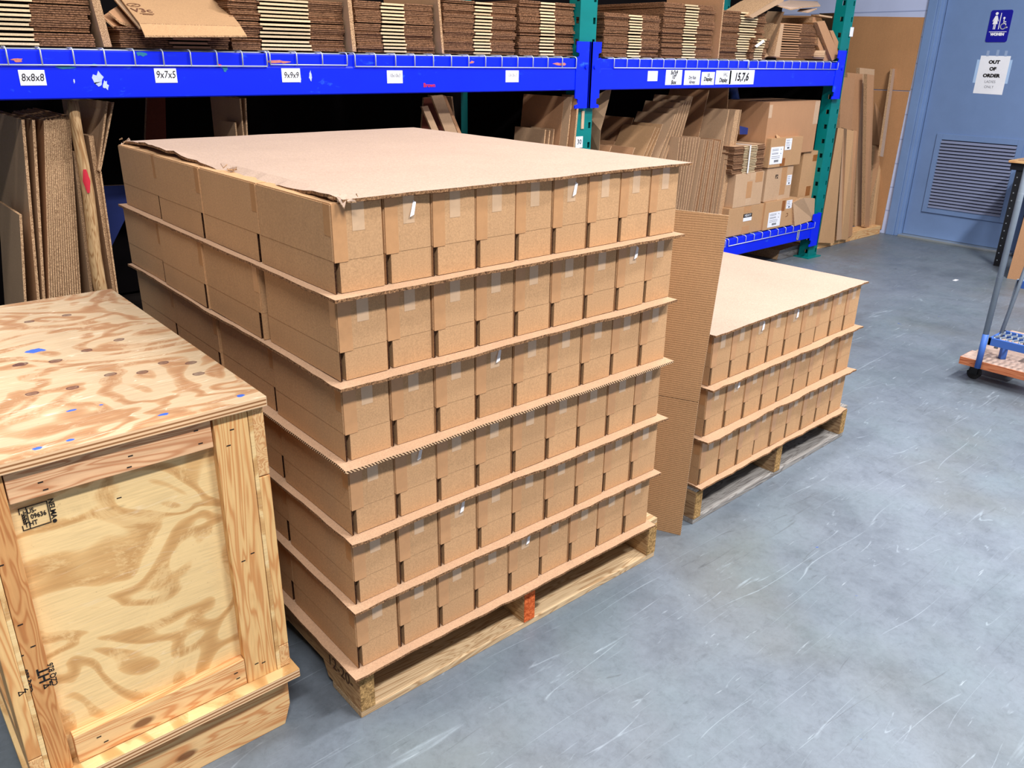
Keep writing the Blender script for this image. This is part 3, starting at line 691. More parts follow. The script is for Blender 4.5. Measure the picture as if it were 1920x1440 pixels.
for (a0, a1) in ((2.475, 2.595), (5.045, 5.165)):
    upright(a0, a1, YB+.004, YB+.085, 2.6); upright(a0, a1, 2.915, 2.99, 2.6)
    mb = MB(); rb(mb, a0-.03, a1+.03, YB-.02, YB+.11, 0, .008); mb.build('foot_plate', m_green, rk)
    for z in (.30, 1.25, 1.9): mb = MB(); rb(mb, a0+.04, a1-.05, YB+.085, 2.915, z, z+.03); mb.build('brace', m_green, rk)
upright(-1.32, -1.20, YB+.004, YB+.085, 2.6)
def beam(x0, x1, yb, z0, z1, fl=1):
    mb = MB(); hz = z1-.045
    prof = [(0, z0+.004), (.004, z0), (.05, z0), (.05, z1-.03), (.035, z1-.03), (.035, z1), (.006, z1), (.003, z1-.004), (.003, hz), (0, hz-.006)]
    q = [Vector((x0-rl.x, yb+(y if fl > 0 else .05-y)-rl.y, z)) for y, z in prof]
    mb.prism(q, (x1-x0, 0, 0)); return mb.build('beam', m_blue, rk, 0)
for (x0, x1) in ((-1.2, 2.462), (2.608, 5.034)):
    beam(x0, x1, YB-.022, ZB0, ZB1); beam(x0, x1, 2.93, ZB0, ZB1, -1)
    if x0 > 0: beam(x0, x1, YB-.022, .165, .285); beam(x0, x1, 2.93, .165, .285, -1)
def connector(xa, xb, z0, z1, side):
    mb = MB(); y0 = YB-.026
    xs = xa if side < 0 else xb
    q = [(xa, z0+.045), (xa, z1-.05), (xa+.006 if side > 0 else xa-.0, z1), (xb, z1), (xb, z0), (xa, z0)]
    if side > 0: q = [(xa, z0), (xa, z1), (xb, z1), (xb, z1-.05), (xb-.02, z1-.055), (xb-.02, ZB1 if z1 > 1 else z1-.07), (xb, z1-.075), (xb, z0+.05), (xb-.02, z0+.045), (xb-.02, z0+.02), (xb, z0+.015), (xb, z0)]
    else: q = [(xa, z0), (xa, z0+.015), (xa+.02, z0+.02), (xa+.02, z0+.045), (xa, z0+.05), (xa, z1-.075), (xa+.02, z1-.07), (xa+.02, z1-.055), (xa, z1-.05), (xa, z1), (xb, z1), (xb, z0)]
    mb.prism([Vector((x-rl.x, y0-rl.y, z)) for x, z in q], (0, .006, 0))
    xi0, xi1 = (xb-.006, xb) if side < 0 else (xa, xa+.006)
    rb(mb, xi0, xi1, y0, y0+.06, z0, z1)
    return mb.build('beam_connector', m_blue, rk, 0)
for z0, z1 in ((1.155, 1.475), (.10, .345)):
    connector(2.462-.03, 2.528, z0, z1, -1); connector(2.540, 2.61, z0, z1, 1); connector(5.034-.05, 5.10, z0, z1, -1)
bo_ = MB()
for x in (2.50, 2.565, 5.06):
    bo_.tube([Vector((x-rl.x, YB-.026-rl.y, 1.355)), Vector((x-rl.x, YB-.034-rl.y, 1.355))], .009, 10)
bo_.build('bolt', m_blue, rk)
mb = MB(); rb(mb, 2.505, 2.512, 1.975, 2.84, .34, 1.238); mb.build('added_dark_sheet', m_dark, rk, 0, label='added dark sheet standing for shade between the two bays'); mb = MB(); rb(mb, 5.122, 5.130, 1.975, 2.84, .30, 1.238); mb.build('added_dark_sheet', m_dark, rk, 0, label='added dark sheet standing for shade at the rack end')  # added unseen sheets, near black, to keep the bays dark
for xa_, xb_ in ((-1.18, 2.46), (2.61, 5.03)): mb = MB(); rb(mb, xa_, xb_, 2.846, 2.852, .30, 1.238); mb.build('back_panel', m_dark, rk, 0, label='added dark sheet standing for shade behind the lower bay')  # added near-black sheet hiding the lit rear of each bay
# wire decks with front drop
def deck(x0, x1, zt, zb, step, nm='wire_deck', yb=None):
    yf = YB-.027; mb = MB(); r = .0028; V = lambda x, y, z: Vector((x-rl.x, y-rl.y, z))
    mb.tube([V(x0, yf, zb), V(x1, yf, zb)], r, 6)
    n = max(1, round((x1-x0)/step)); 
    for i in range(n+1):
        x = x0+(x1-x0)*i/n
        mb.tube([V(x, 2.88, zt), V(x, yf+.014, zt), V(x, yf+.005, zt-.002), V(x, yf, zt-.010), V(x, yf, zb)], r, 6)
    for k in range(8): mb.tube([V(x0, yf+.05+k*.135, zt-.005), V(x1, yf+.05+k*.135, zt-.005)], r, 5)
    return mb.build(nm, m_wirew, rk, 0, True)
deck(-1.15, -.30, 1.402, 1.352, .098); deck(-.29, .772, 1.402, 1.349, .098); deck(.785, 1.118, 1.402, 1.355, .108); deck(1.155, 2.43, 1.402, 1.350, .098)
deck(2.71, 3.92, 1.402, 1.352, .098); deck(3.93, 5.0, 1.402, 1.352, .095)
deck(2.64, 3.90, .290, .243, .1); deck(3.935, 5.02, .290, .243, .1)
# labels on the beam
def rlabel(px0, py0, px1, py1, lines, parent=rk, Y=YB-.0225, m=m_paper, ink=m_black, shear=.15, tilt=0, wob=0, labl=None, txh=.5):
    a = aty(px0, py0, Y); b = aty(px1, py1, Y); xa, xb, za, zb = a.x-rl.x, b.x-rl.x, b.z, a.z
    yy = Y-rl.y
    w_, h_ = xb-xa, zb-za
    dz = tilt*w_
    mb = MB().prism([(xa, yy, za), (xb, yy, za-dz), (xb, yy, zb-dz), (xa, yy, zb)], (0, -.0012, 0)); o = mb.build('paper_label', m, parent, 0, label=labl)
    for s_, fx, fz, hf, ink_, bold in lines:
        text('writing', s_, h_*hf, ink_, o, (xa+w_*fx, yy-.0016, za+h_*fz-dz*fx), SX, SZ, shear=shear, bold=bold, sx=txh)
    return o
rlabel(33, 131, 88, 160, [('8x8x8', .5, .5, .50, m_black, 0)], tilt=-.0, txh=.82, labl='white tag reading 8x8x8')
rlabel(288, 128, 333, 155, [('9x7x5', .5, .55, .52, m_black, 0)], txh=.80, labl='white tag reading 9x7x5')
rlabel(527, 128, 564, 154, [('9x9x9', .5, .5, .45, m_black, 0)], txh=.80, labl='white tag reading 9x9x9')
rlabel(725, 132, 755, 156, [('10x10x3', .5, .6, .28, m_grey, 0)], txh=.78, labl='small white tag with faint handwriting')
rlabel(948, 132, 972, 154, [('12x12x12', .5, .6, .24, m_grey, 0)], txh=.78, labl='small white tag with faint handwriting')
rlabel(1215, 133, 1232, 152, [('- - - -', .5, .6, .18, m_grey, 0)], txh=.8)
rlabel(1249, 131, 1277, 159, [('5x7x9', .5, .82, 0.250, m_black, .001), ('10"', .5, .52, 0.275, m_black, .001), ('Box', .5, .17, 0.275, m_black, .001)], txh=.9)
rlabel(1284, 132, 1311, 159, [('Dry Run', .5, .5, 0.225, m_grey, .001), ('Airway', .5, .2, 0.225, m_grey, .001)], txh=.8)
rlabel(1316, 135, 1338, 159, [('13', .5, .75, 0.250, m_black, .001), ('Display', .5, .45, 0.312, m_black, .001)], txh=.9)
rlabel(1343, 132, 1369, 158, [('14 L', .6, .7, 0.275, m_grey, .001), ('Display', .5, .3, 0.312, m_black, .001)], txh=.8)
rlabel(1369, 131, 1412, 158, [('15,7,6', .48, .5, .55, m_black, .0020)], txh=.95, labl='white label reading 15,7,6')
# scuffs and marker writing on the beam
yy = YB-.0225-rl.y
text('marker_writing', 'Brown', .017, m_red, rk, aty(805, 160, YB-.023)-rl, SX, SZ, bold=.0006)
def blob(px, py, w_, h_, seed, m, nm='paint_chip', Y=YB-.0225):
    rnd = random.Random(seed); c_ = aty(px, py, Y)-rl
    MB().prism([c_+Vector((w_*math.cos(k*.45)*rnd.uniform(.5, 1.1), 0, h_*math.sin(k*.45)*rnd.uniform(.4, 1.1))) for k in range(14)], (0, -.0006, 0)).build(nm, m, rk)
m_chip = mat_plain('white_paper_residue', srgb(190, 205, 240), .8, nz=.15, scale=80)
m_teal = mat_plain('teal_scuff', srgb(30, 120, 160), .6)
blob(184, 149, .022, .030, 1, m_chip); blob(198, 160, .010, .02, 2, m_chip); blob(562, 145, .006, .028, 3, m_chip); blob(582, 142, .008, .022, 4, m_chip); blob(139, 153, .003, .010, 5, m_chip)
blob(122, 126, .035, .007, 6, m_teal); blob(176, 122, .016, .006, 7, m_teal); blob(265, 101, .03, .009, 8, m_teal, Y=YB-.0195); blob(422, 128, .012, .014, 9, m_teal)
m_stick = mat_plain('faded_red_sticker', srgb(200, 120, 110), .7, nz=.2, scale=60)
blob(1050, 120, .05, .008, 10, m_stick, 'sticker_remnant', Y=YB-.0195); blob(885, 117, .014, .008, 11, m_stick, 'sticker_remnant', Y=YB-.0195); blob(520, 116, .07, .007, 12, m_stick, 'sticker_remnant', Y=YB-.0195); blob(32, 112, .02, .008, 13, m_stick, 'sticker_remnant', Y=YB-.0195)
blob(412, 123, .01, .006, 14, m_red)
# tags on the uprights
o = MB(); c0 = aty(1591, 58, YB+.003); rb(o, 5.145, 5.19, YB+.0015, YB+.0035, c0.z-.035, c0.z+.025); o.build('paper_label', m_paper, rk)
c0 = aty(1088, 266, YB+.002); o = MB(); rb(o, 2.478, 2.53, YB+.001, YB+.003, c0.z-.03, c0.z+.028); q_ = o.build('paper_label', m_paper, rk)
text('writing', '30', .025, m_black, q_, (2.504-rl.x, YB-.0-rl.y, c0.z), SX, SZ)
o = MB(); rb(o, 2.512, 2.532, YB-.001, YB+.0035, 1.05, 1.14); o.build('tape_strip', m_tape, rk)
# yellow pull tab on lower beam
t0 = aty(1495, 440, YB-.024); strokes('pull_tab', [[(0, .03), (.02, .028), (.02, -.035), (0, -.035), (0, .03)]], .008, mat_plain('pale_yellow_tag', srgb(200, 205, 120), .6), rk, t0-rl, SX, SZ)

# ================================================================ FLATTENED CARTONS ON THE TOP SHELF
def flat_mesh(W, D, la, lb, seed, th=.0118, foldm=None):
    """two plies with raw cut edges left and right, smooth folded edge between la and lb (fractions of W)"""
    rnd = random.Random(seed); mb = MB().mat(m_card2); foldm = foldm or m_fold
    for m_ in (m_raw, foldm): mb.mats.append(m_)
    h = th*.42
    for z0 in (0, th-h):
        for a_, b_ in ((0, la), (lb, 1)):
            if b_-a_ < .01: continue
            mb.box(W*a_+rnd.uniform(0, .004), W*b_-rnd.uniform(0, .004), rnd.uniform(.002, .010), D, z0, z0+h, {2: m_raw, 3: m_raw, 5: m_raw})
    if lb-la > .01: mb.box(W*la, W*lb, 0, D-.01, .0008, th*.72, {2: foldm})
    return mb.mesh('flattened_carton')
nflat = 0
def pile(x0, x1, zt, D, la, lb, where, n, seed, y0=1.905, pitch=.0138, fold=None, jx=.004, cat='flattened carton'):
    global nflat
    rnd = random.Random(seed); W = x1-x0; ms = [flat_mesh(W, D, la+rnd.uniform(-.015, .015), lb+rnd.uniform(-.015, .015), seed*5+k, foldm=fold) for k in range(3)]
    z = zt; drift = 0
    for k in range(n):
        drift += rnd.uniform(-.004, .004); drift *= .9
        o = bpy.data.objects.new('flattened_carton', ms[k % 3]); C.objects.link(o)
        o.location = (x0+rnd.uniform(-jx, jx)+drift, y0+rnd.uniform(-.006, .006), z); o.rotation_euler = (0, 0, rnd.uniform(-.012, .012))
        tag(o, f'{ordw(k)} lowest flat carton in the pile {where}' if k else f'lowest flat carton in the pile {where}', cat, f'flattened cartons piled {where}')
        z += pitch+(rnd.choice([0, 0, 0, .001, .003]) if rnd.random() < .5 else 0); nflat += 1
    return z
ZT = 1.4065  # unseen rear depth of the piles lengthened to block light from above
pile(-.42, .185, ZT, .90, -.0, .70, 'above the 8x8x8 tag', 13, 1)
pile(.268, .660, ZT, .90, .45, .80, 'beside the 9x7x5 tag', 5, 2, fold=m_card3)
pile(.668, 1.150, ZT, .90, .25, .68, 'above the 9x9x9 tag', 13, 3)
pile(1.205, 1.600, ZT, .90, .33, .62, 'left of the slightly tilted divider', 14, 4)
pile(1.655, 2.085, ZT, .90, .40, .63, 'between tilted divider and teal post', 16, 5)
pile(2.100, 2.470, ZT, .90, .36, .62, 'just left of the teal post', 17, 6)
zt_r1 = pile(2.690, 3.140, ZT, .90, .42, .66, 'just right of the teal post', 15, 7)
pile(3.160, 3.630, ZT, .90, .40, .64, 'second right of teal post', 20, 8)
pile(3.680, 4.150, ZT, .90, .42, .78, 'above the 15,7,6 label', 19, 9)
pile(4.300, 4.780, ZT+.012, .90, -.0, .55, 'behind the paper roll', 15, 10, jx=.02, fold=m_card3)
pile(3.99, 4.17, ZT, .16, .2, .7, 'bent short cartons by leaning flap', 9, 11, y0=1.875, jx=.012)
def slab(name, pts, ext, m, label, cat, group=None, side=None, bevel=0):
    pts = [Vector(p) for p in pts]; c_ = sum(pts, Vector())/len(pts); c_.z = min(p.z for p in pts)
    o = MB().mat(m).prism([p-c_ for p in pts], ext, side or m_edge).build(name, None, None, bevel, loc=c_)
    return tag(o, label, cat, group)
# divider boards standing on edge between piles
slab('divider_board', [(.212, 1.90, 1.407), (.200, 2.3, 1.407), (.175, 2.3, 1.66), (.185, 1.90, 1.66)], (.026, 0, 0), m_card2, 'thick cardboard divider standing between the first two piles on top shelf', 'divider', 'cardboard dividers on the top shelf')
slab('divider_board', [(1.165, 1.875, 1.407), (1.165, 2.3, 1.407), (1.150, 2.3, 1.66), (1.150, 1.875, 1.66)], (.018, 0, 0), m_card2, 'cardboard divider standing right of the pile above the 9x9x9 tag', 'divider', 'cardboard dividers on the top shelf')
slab('divider_board', [(1.622, 1.88, 1.407), (1.622, 2.3, 1.407), (1.590, 2.3, 1.66), (1.600, 1.88, 1.66)], (.012, 0, 0), m_card2, 'slightly tilted cardboard divider above the small faint white tag', 'divider', 'cardboard dividers on the top shelf')
slab('divider_board', [(3.655, 1.88, 1.407), (3.650, 2.3, 1.407), (3.650, 2.3, 1.74), (3.655, 1.88, 1.74)], (.010, 0, 0), m_card3, 'thin brown divider board standing between right-hand shelf piles', 'divider', 'cardboard dividers on the top shelf')
# opened flat lying over second pile, tilting down to the front
fz = Vector((0, 0, .006))
A_, B_, C_, D_ = aty(272, 70, 1.80), aty(463, 70, 1.80), aty(395, -20, 2.15), aty(205, -28, 2.15)
A2, B2 = aty(262, 47, 1.835), aty(452, 52, 1.835)
fo = empty('carton_blank', A_, 'tilted open brown carton blank printed V3c lying over the second pile', 'carton blank')
MB().mat(m_card).prism([A2-A_, B2-A_, C_-A_, D_-A_], fz, m_edge).build('carton_panel', None, fo)
MB().mat(m_card).prism([Vector((0, 0, 0)), B_-A_, B2-A_+Vector((-.0, 0, -.002)), A2-A_+Vector((0, 0, -.002))], fz, m_edge).build('front_flap', None, fo)
MB().mat(m_card2).prism([A2-A_-fz*2.2+Vector((-.004, .0, 0)), B2-A_-fz*2.2+Vector((-.05, .0, -.0)), C_-A_-fz*2.2, D_-A_-fz*2.2+Vector((-.02, 0, 0))], fz, m_edge).build('lower_panel', None, fo)
ux = (B2-A2).normalized(); uy = (D_-A2); uy = (uy-ux*uy.dot(ux)).normalized(); nn = ux.cross(uy)
pc = at(272, 13, 0, 1) if False else A2+ux*.045+uy*.105
text('writing', 'V3c', .032, mat_plain('brown_print', srgb(110, 70, 50), .8), fo, pc-A_+fz+nn*.0012, ux, uy, shear=.0, bold=.0008)
strokes('box_maker_mark', [[(-.022+.022*math.cos(k*.6), .045+.014*math.sin(k*.6)) for k in range(12)], [(-.03, .04), (-.01, .05)], [(-.025, -.026), (.022, -.028)], [(-.018, -.034), (.015, -.036)]], .003, mat_plain('brown_print_thin', srgb(130, 88, 62), .8), fo, pc-A_+fz+nn*.0012+ux*.01, ux, uy)
for k, (dx, dy, dz_) in enumerate(((.0, .02, -.03), (-.02, .03, -.045))):
    slab('flattened_carton', [aty(205, 8, 1.93)+Vector((dx, dy, dz_)), aty(225, 26, 1.91)+Vector((dx, dy, dz_)), aty(262, 40, 1.93)+Vector((dx, dy, dz_)), aty(235, -10, 2.2)+Vector((dx, dy, dz_))], (0, 0, .008), m_card3, ['upper', 'lower'][k]+' short brown flap poking out left under the V3c blank', 'flattened carton', 'flaps under the V3c blank')
# right end of the top shelf: leaning flats, roll, loose pieces
def px_slab(pts, Y, t, m, label, name='flattened_carton', cat='flattened carton', group=None, Y2=None, side=None):
    """outline traced at its own depth; Y may be a list (one depth per point); t = thickness going back"""
    Ys = Y if isinstance(Y, (list, tuple)) else [Y]*len(pts)
    P = [aty(a_, b_, yy_) for (a_, b_), yy_ in zip(pts, Ys)]
    return slab(name, P, t if isinstance(t, (tuple, Vector)) else (0, t, 0), m, label, cat, group, side)
G1 = 'loose cartons at the right end of the top shelf'
px_slab([(1471, 22), (1441, 105), (1434, 108), (1415, 60), (1440, 21)], [1.86, 1.86, 1.88, 2.2, 2.2], (.012, .01, 0), m_card2, 'open brown flap leaning between messy right-hand piles on top shelf', group=G1)
px_slab([(1470, 45), (1462, 106), (1452, 106), (1464, 45)], 1.87, .3, m_card2, 'narrow carton standing right behind the leaning brown flap', group=G1)
px_slab([(1466, -6), (1452, 0), (1404, 30), (1412, 34), (1470, 2)], [1.86, 1.86, 1.87, 1.87, 1.86], .25, m_card2, 'bundle of creased flats sticking up diagonally at top edge', group=G1)
px_slab([(1450, 10), (1483, 19), (1505, 15), (1538, 12), (1532, 4), (1480, 2)], [1.9, 1.86, 1.86, 1.88, 2.2, 2.2], (0, 0, .006), m_sheet, 'broad flap lying on top of the right-hand messy pile', group=G1)
px_slab([(1495, 22), (1516, 24), (1532, 17), (1500, 18)], [1.9, 1.87, 1.88, 2.05], (0, 0, .005), m_sheet, 'small pale flap lying just below the broad top flap', group=G1)
px_slab([(1572, 24), (1585, 105), (1576, 112), (1536, 25)], [1.95, 1.93, 1.93, 2.3], (.010, 0, 0), m_card3, 'big brown carton leaning at shelf end against the teal upright', group=G1)
for k, (a_, b_, c_, d_, lb_) in enumerate((((1546, 39), (1575, 106), (1560, 114), (1532, 42), 'tall tilted carton leaning second from the teal end upright'), ((1562, 57), (1584, 104), (1576, 112), (1556, 58), 'narrow tilted carton leaning nearest the teal end upright'), ((1534, 70), (1555, 114), (1544, 114), (1534, 86), 'short tilted carton right behind the paper roll'))):
    px_slab([a_, b_, c_, d_], [1.88+k*.012]*4, .14, m_card3, lb_, group=G1)
px_slab([(1530, 32), (1535, 80), (1520, 84), (1524, 32)], 1.92, .3, m_card3, 'upright brown carton panel beside the messy right-hand pile', group=G1)
px_slab([(1536, 30), (1560, 34), (1561, 31), (1536, 27)], 1.89, .06, m_card2, 'thin brown strip lying across the carton tops at shelf end', group=G1)
rp0 = aty(1508, 103, 1.98); rp1 = aty(1546, 106, 1.86); rp0.z = rp1.z = 1.4075+.034
rr_ = MB(); d_ = (rp0-rp1)
ro = empty('paper_roll', rp1, 'rolled sheet of brown kraft paper lying at right end of top shelf', 'paper roll')
pts = []; sp_ = MB(); dn = d_.normalized(); u_ = dn.cross(SZ).normalized(); v_ = SZ
spir = [(.034-.0011*k) for k in range(20)]; sec = [(u_*math.cos(k*.55)*r_+v_*math.sin(k*.55)*r_) for k, r_ in enumerate(spir)]
for s0_, s1_ in zip(sec, sec[1:]): sp_.poly([s0_, s1_, s1_+d_, s0_+d_])
o = sp_.build('rolled_sheet', m_card2, ro, 0, True); so_ = o.modifiers.new('thick', 'SOLIDIFY'); so_.thickness = .0022
px_slab([(1415, 86), (1431, 74), (1434, 78), (1419, 89)], 1.865, .003, m_white, 'small curled white strip stuck in the short bent pile', name='paper_strip', cat='paper strip')

# ================================================================ LOWER LEFT BAY
ZD = .2935
pf = MB().box(-1.15, 2.44, 0, .9, .255, .2925); [pf.box(x, x+.09, .02, .88, .0, .2545) for x in (-1.1, .0, 1.1, 2.3)]
tag(pf.build('added_low_platform', mat_plain('shade_dark_platform', srgb(34, 28, 26), .9, .1, nz=.3), loc=(0, 1.935, 0)), 'added low platform, shade put into its colour, under the upright flats, lower left', 'platform')  # added support, coloured dark to paint in the shaded void
def edge_flat(pt, pb, Y, depth, th, label, m=m_card2, yaw_=.0, zb=None, group=None, name='flattened_carton', cat='flattened carton', Yt=None, mult=1, drop=0):
    """flat standing on edge: near edge from top pixel to bottom pixel on plane Y, running back by depth"""
    zb = ZD if zb is None else zb
    a_ = aty(*pt, Y); b_ = aty(*pb, Y); s_ = (b_-a_)/(b_.z-a_.z) if abs(b_.z-a_.z) > 1e-4 else Vector((0, 0, 1))
    b2 = a_+s_*(zb-a_.z); n = depth*Vector((math.sin(yaw_), math.cos(yaw_), 0))
    ext = Vector((math.cos(yaw_), -math.sin(yaw_), 0))*th
    return slab(name, [b2, a_, a_+n+Vector((0, 0, -drop)), b2+n], ext, m, label, cat, group, side=m_edge)
GL = 'cartons standing on edge in the lower left bay'
edge_flat((40, 224), (64, 498), 1.95, .55, .009, 'wide brown flat, leftmost facing out below the 8x8x8 tag', group=GL)
edge_flat((60, 225), (76.5, 500), 1.952, .55, .009, 'brown flat with open edge, second of the left upright bundle', group=GL)
tops = [82+3.55*i for i in range(14)]; bots = [90+4.3*i for i in range(14)]
for i in range(14):
    wobble = [0, -2, 1, -1, 2, 0, -1, 1, 0, -2, 0, 1, -1, 0][i]
    edge_flat((tops[i], 226-.7*i+wobble), (bots[i], 501), 1.955, .5, .0055, f'flat in the tight bundle beside the wooden post, {ordw(i) if i else "first"} from left', group='tight bundle of upright flats in the lower left bay', m=m_card2 if i % 3 else m_card3)
edge_flat((36, 403), (45, 560), 1.90, .35, .008, 'short brown flat standing in front of the left upright bundle', group=GL)
edge_flat((137, 285), (168, 541), 1.96, .2, .010, 'narrow brown board directly left of the wooden post', group=GL)
pp = [aty(138, 189, 1.93), aty(189, 540, 1.93)]; sl_ = (pp[1]-pp[0])/(pp[1].z-pp[0].z); pb_ = pp[0]+sl_*(ZD-pp[0].z)
po = empty('wooden_post', pb_, 'weathered wooden post with red paint smear leaning in lower left bay', 'post')
q0 = pp[0]-pb_; nseg = 9; mbp = MB()
mbp.tube([q0*(k/nseg)+Vector((.004*math.sin(k*1.3), 0, 0)) for k in range(nseg+1)], [.026-.0009*k for k in range(nseg+1)], 9); mbp.build('post_shaft', m_post, po, 0, True)
ra = aty(159, 318, 1.90)-pb_; rb_ = aty(170, 362, 1.90)-pb_
red = MB(); cen = [q0*(t_)+Vector((.004*math.sin(t_*nseg*1.3), 0, 0)) for t_ in ((ra.z/q0.z), ((ra.z+rb_.z)/2/q0.z), (rb_.z/q0.z))]
for c1, c2, r1, r2 in ((cen[0], cen[1], .4, 1.0), (cen[1], cen[2], 1.0, .3)):
    for k in range(5):
        a0 = -2.5+k*.35*1; a1 = a0+.35; R_ = .0245
        f = lambda c_, a_, s_: c_+Vector((math.cos(-1.75+(a_+1.6)*s_*.6)*R_, math.sin(-1.75+(a_+1.6)*s_*.6)*R_, 0))
        red.poly([f(c1, a0, r1), f(c1, a1, r1), f(c2, a1, r2), f(c2, a0, r2)])
red.build('paint_smear', m_red, po)
edge_flat((166, 255), (210, 537), 1.965, .3, .016, 'brown board standing directly right of the wooden post', group=GL)
edge_flat((187, 322), (217, 537), 1.955, .3, .006, 'thin flat at the right end of the left upright group', group=GL)
slab('flattened_carton', [aty(183, 320, 1.95), aty(199, 190, 1.93), aty(199, 190, 1.93)+Vector((-.06, .35, 0)), aty(183, 320, 1.95)+Vector((-.0, .35, 0))], (.007, 0, 0), m_card2, 'left half of the V-shaped pair opening upward beside the post', 'flattened carton', 'V-shaped pair of flats beside the post')
slab('flattened_carton', [aty(186, 322, 1.95), aty(211, 192, 1.93), aty(211, 192, 1.93)+Vector((-.02, .35, 0)), aty(186, 322, 1.95)+Vector((-.0, .35, 0))], (.006, 0, 0), m_card2, 'right half of the V-shaped pair opening upward beside the post', 'flattened carton', 'V-shaped pair of flats beside the post')
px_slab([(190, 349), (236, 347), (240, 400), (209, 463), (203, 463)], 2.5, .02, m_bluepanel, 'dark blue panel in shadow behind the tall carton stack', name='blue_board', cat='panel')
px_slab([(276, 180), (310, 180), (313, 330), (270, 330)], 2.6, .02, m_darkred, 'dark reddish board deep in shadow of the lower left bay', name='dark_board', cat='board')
edge_flat((449, 185), (455, 250), 2.0, .30, .006, 'tall flat peeking over the tall stack near 9x9x9 tag, left one', group=GL)
edge_flat((459, 184), (462, 250), 2.0, .30, .006, 'tall flat peeking over the tall stack near 9x9x9 tag, right one', group=GL)
edge_flat((440, 230), (442, 250), 2.0, .14, .006, 'small flat peeking over tall stack just left of the tall pair', group=GL)
def lean_flat(pts, Y, label, t=.012, m=m_card2, group=GL, zb=ZD):
    """front-facing flat: extend the traced outline down to the deck"""
    P = [aty(a_, b_, Y) for a_, b_ in pts]
    l = P[-1]+(P[-1]-P[0])*((zb-P[-1].z)/(P[-1].z-P[0].z)); r_ = P[2]+(P[2]-P[1])*((zb-P[2].z)/(P[2].z-P[1].z))
    return slab('flattened_carton', [P[0], P[1], r_, l], (.0, t, 0), m, label, 'flattened carton', group)
lean_flat([(809, 180), (830, 178), (858, 250), (836, 250)], 2.0, 'wide tilted flat of the group showing above the tall stack', m=m_card2)
lean_flat([(830, 178), (836, 180), (866, 252), (859, 250)], 2.02, 'narrow tilted flat right behind the wide tilted one', m=m_card3)
lean_flat([(791, 200), (802, 198), (825, 250), (812, 250)], 1.98, 'small pale tilted flat in front of the wide tilted one', m=m_card2)
edge_flat((846, 181), (853, 240), 2.08, .2, .008, 'thin flat standing upright just right of the tilted group', group=GL)
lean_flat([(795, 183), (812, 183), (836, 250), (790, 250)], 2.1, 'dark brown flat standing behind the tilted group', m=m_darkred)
edge_flat((1072, 182), (1062, 275), 1.875, .26, .007, 'tall flat standing just left of the teal upright, inner one', group=GL)
edge_flat((1084, 179), (1075, 275), 1.845, .12, .012, 'tall narrow flat touching the teal upright on its left', group=GL, m=m_card3)
edge_flat((1058, 181), (1048, 270), 1.93, .32, .006, 'tall flat standing left of the teal upright, outer one', group=GL, m=m_card3)
for i in range(4):
    edge_flat((1022+i*8, 243+(i % 2)*2-i*.4), (1019.5+i*8, 270), 1.96, .24-.03*i, .008, ['first', 'second', 'third', 'fourth'][i]+' of the four low flats left of the teal upright', group='low flats left of the teal upright')
edge_flat((1040, 237), (1037, 262), 2.33, .2, .010, 'low pale flat standing behind the four low flats', group=GL, m=m_card2)

# ================================================================ LOWER RIGHT BAY
GR = 'cartons standing on edge in the lower right bay'; ZD = .2935
# curved sheet
cs = MB().mat(m_card2); cur = [(1147, 163), (1141, 190), (1133, 220), (1126, 245), (1123, 285)]; far_ = [(1111, 183), (1110, 200), (1107, 222), (1106, 245), (1106, 282)]
Pn = [aty(a_, b_, 1.93) for a_, b_ in cur]; Pf = [aty(a_, b_, 2.02) for a_, b_ in far_]
Pn.append(Pn[-1]+Vector((0, 0, ZD-Pn[-1].z))); Pf.append(Pf[-1]+Vector((0, 0, ZD-Pf[-1].z))); c0 = Pn[-1].copy()
for i in range(len(Pn)-1): cs.prism([Pn[i]-c0, Pn[i+1]-c0, Pf[i+1]-c0, Pf[i]-c0], (.005, .003, 0), m_edge)
tag(cs.build('flattened_carton', loc=c0), 'curved pale flat bulging just right of the teal middle upright', 'flattened carton', GR)
def fan(pts_top, pts_bot, Y, depths, labels, th=.006, m=None, yaw_=-.0, group=GR, zb=None, cat='flattened carton'):
    for i, (a_, b_, d_, l_) in enumerate(zip(pts_top, pts_bot, depths, labels)):
        edge_flat(a_, b_, Y, d_, th, l_, m=(m or (m_card2, m_card3)[i % 2]), yaw_=yaw_, group=group, zb=zb)
fan([(1188, 221), (1153, 265)], [(1163, 285), (1145, 285)], 2.2, [.28, .25], ['broad brown flat behind the curved one right of teal upright', 'low flat at left front of the lower right bay'], m=m_card3)
fan([(1146, 274), (1190, 277)], [(1140, 290), (1184, 292)], 1.96, [.2, .28], ['lowest small flat just right of the curved flat', 'second lowest flat just right of the curved flat'], m=m_card3)
fan([(1229, 238), (1235, 240), (1242, 233)], [(1203, 300), (1209, 300), (1217, 300)], 1.99, [.26, .2, .26], ['plain brown flat, first of the middle trio in the lower right bay', 'plain brown flat, second of the middle trio in the lower right bay', 'plain brown flat, third of the middle trio in the lower right bay'], m=m_card)
st_pts = [((1266, 214), (1232, 300), .30), ((1273, 204), (1240, 300), .2), ((1281, 193), (1246, 300), .30), ((1287, 189), (1252, 300), .2), ((1291, 190), (1257, 300), .2), ((1298, 181), (1264, 300), .30)]
fan([a_ for a_, _, _ in st_pts], [b_ for _, b_, _ in st_pts], 2.0, [d_ for _, _, d_ in st_pts], [f'pale flat of the stepped leaning row left of the brown triangle, {w_}' for w_ in ('first', 'second', 'third', 'fourth', 'fifth', 'sixth')], th=.009, m=m_card2, group='stepped leaning flats in the lower right bay')
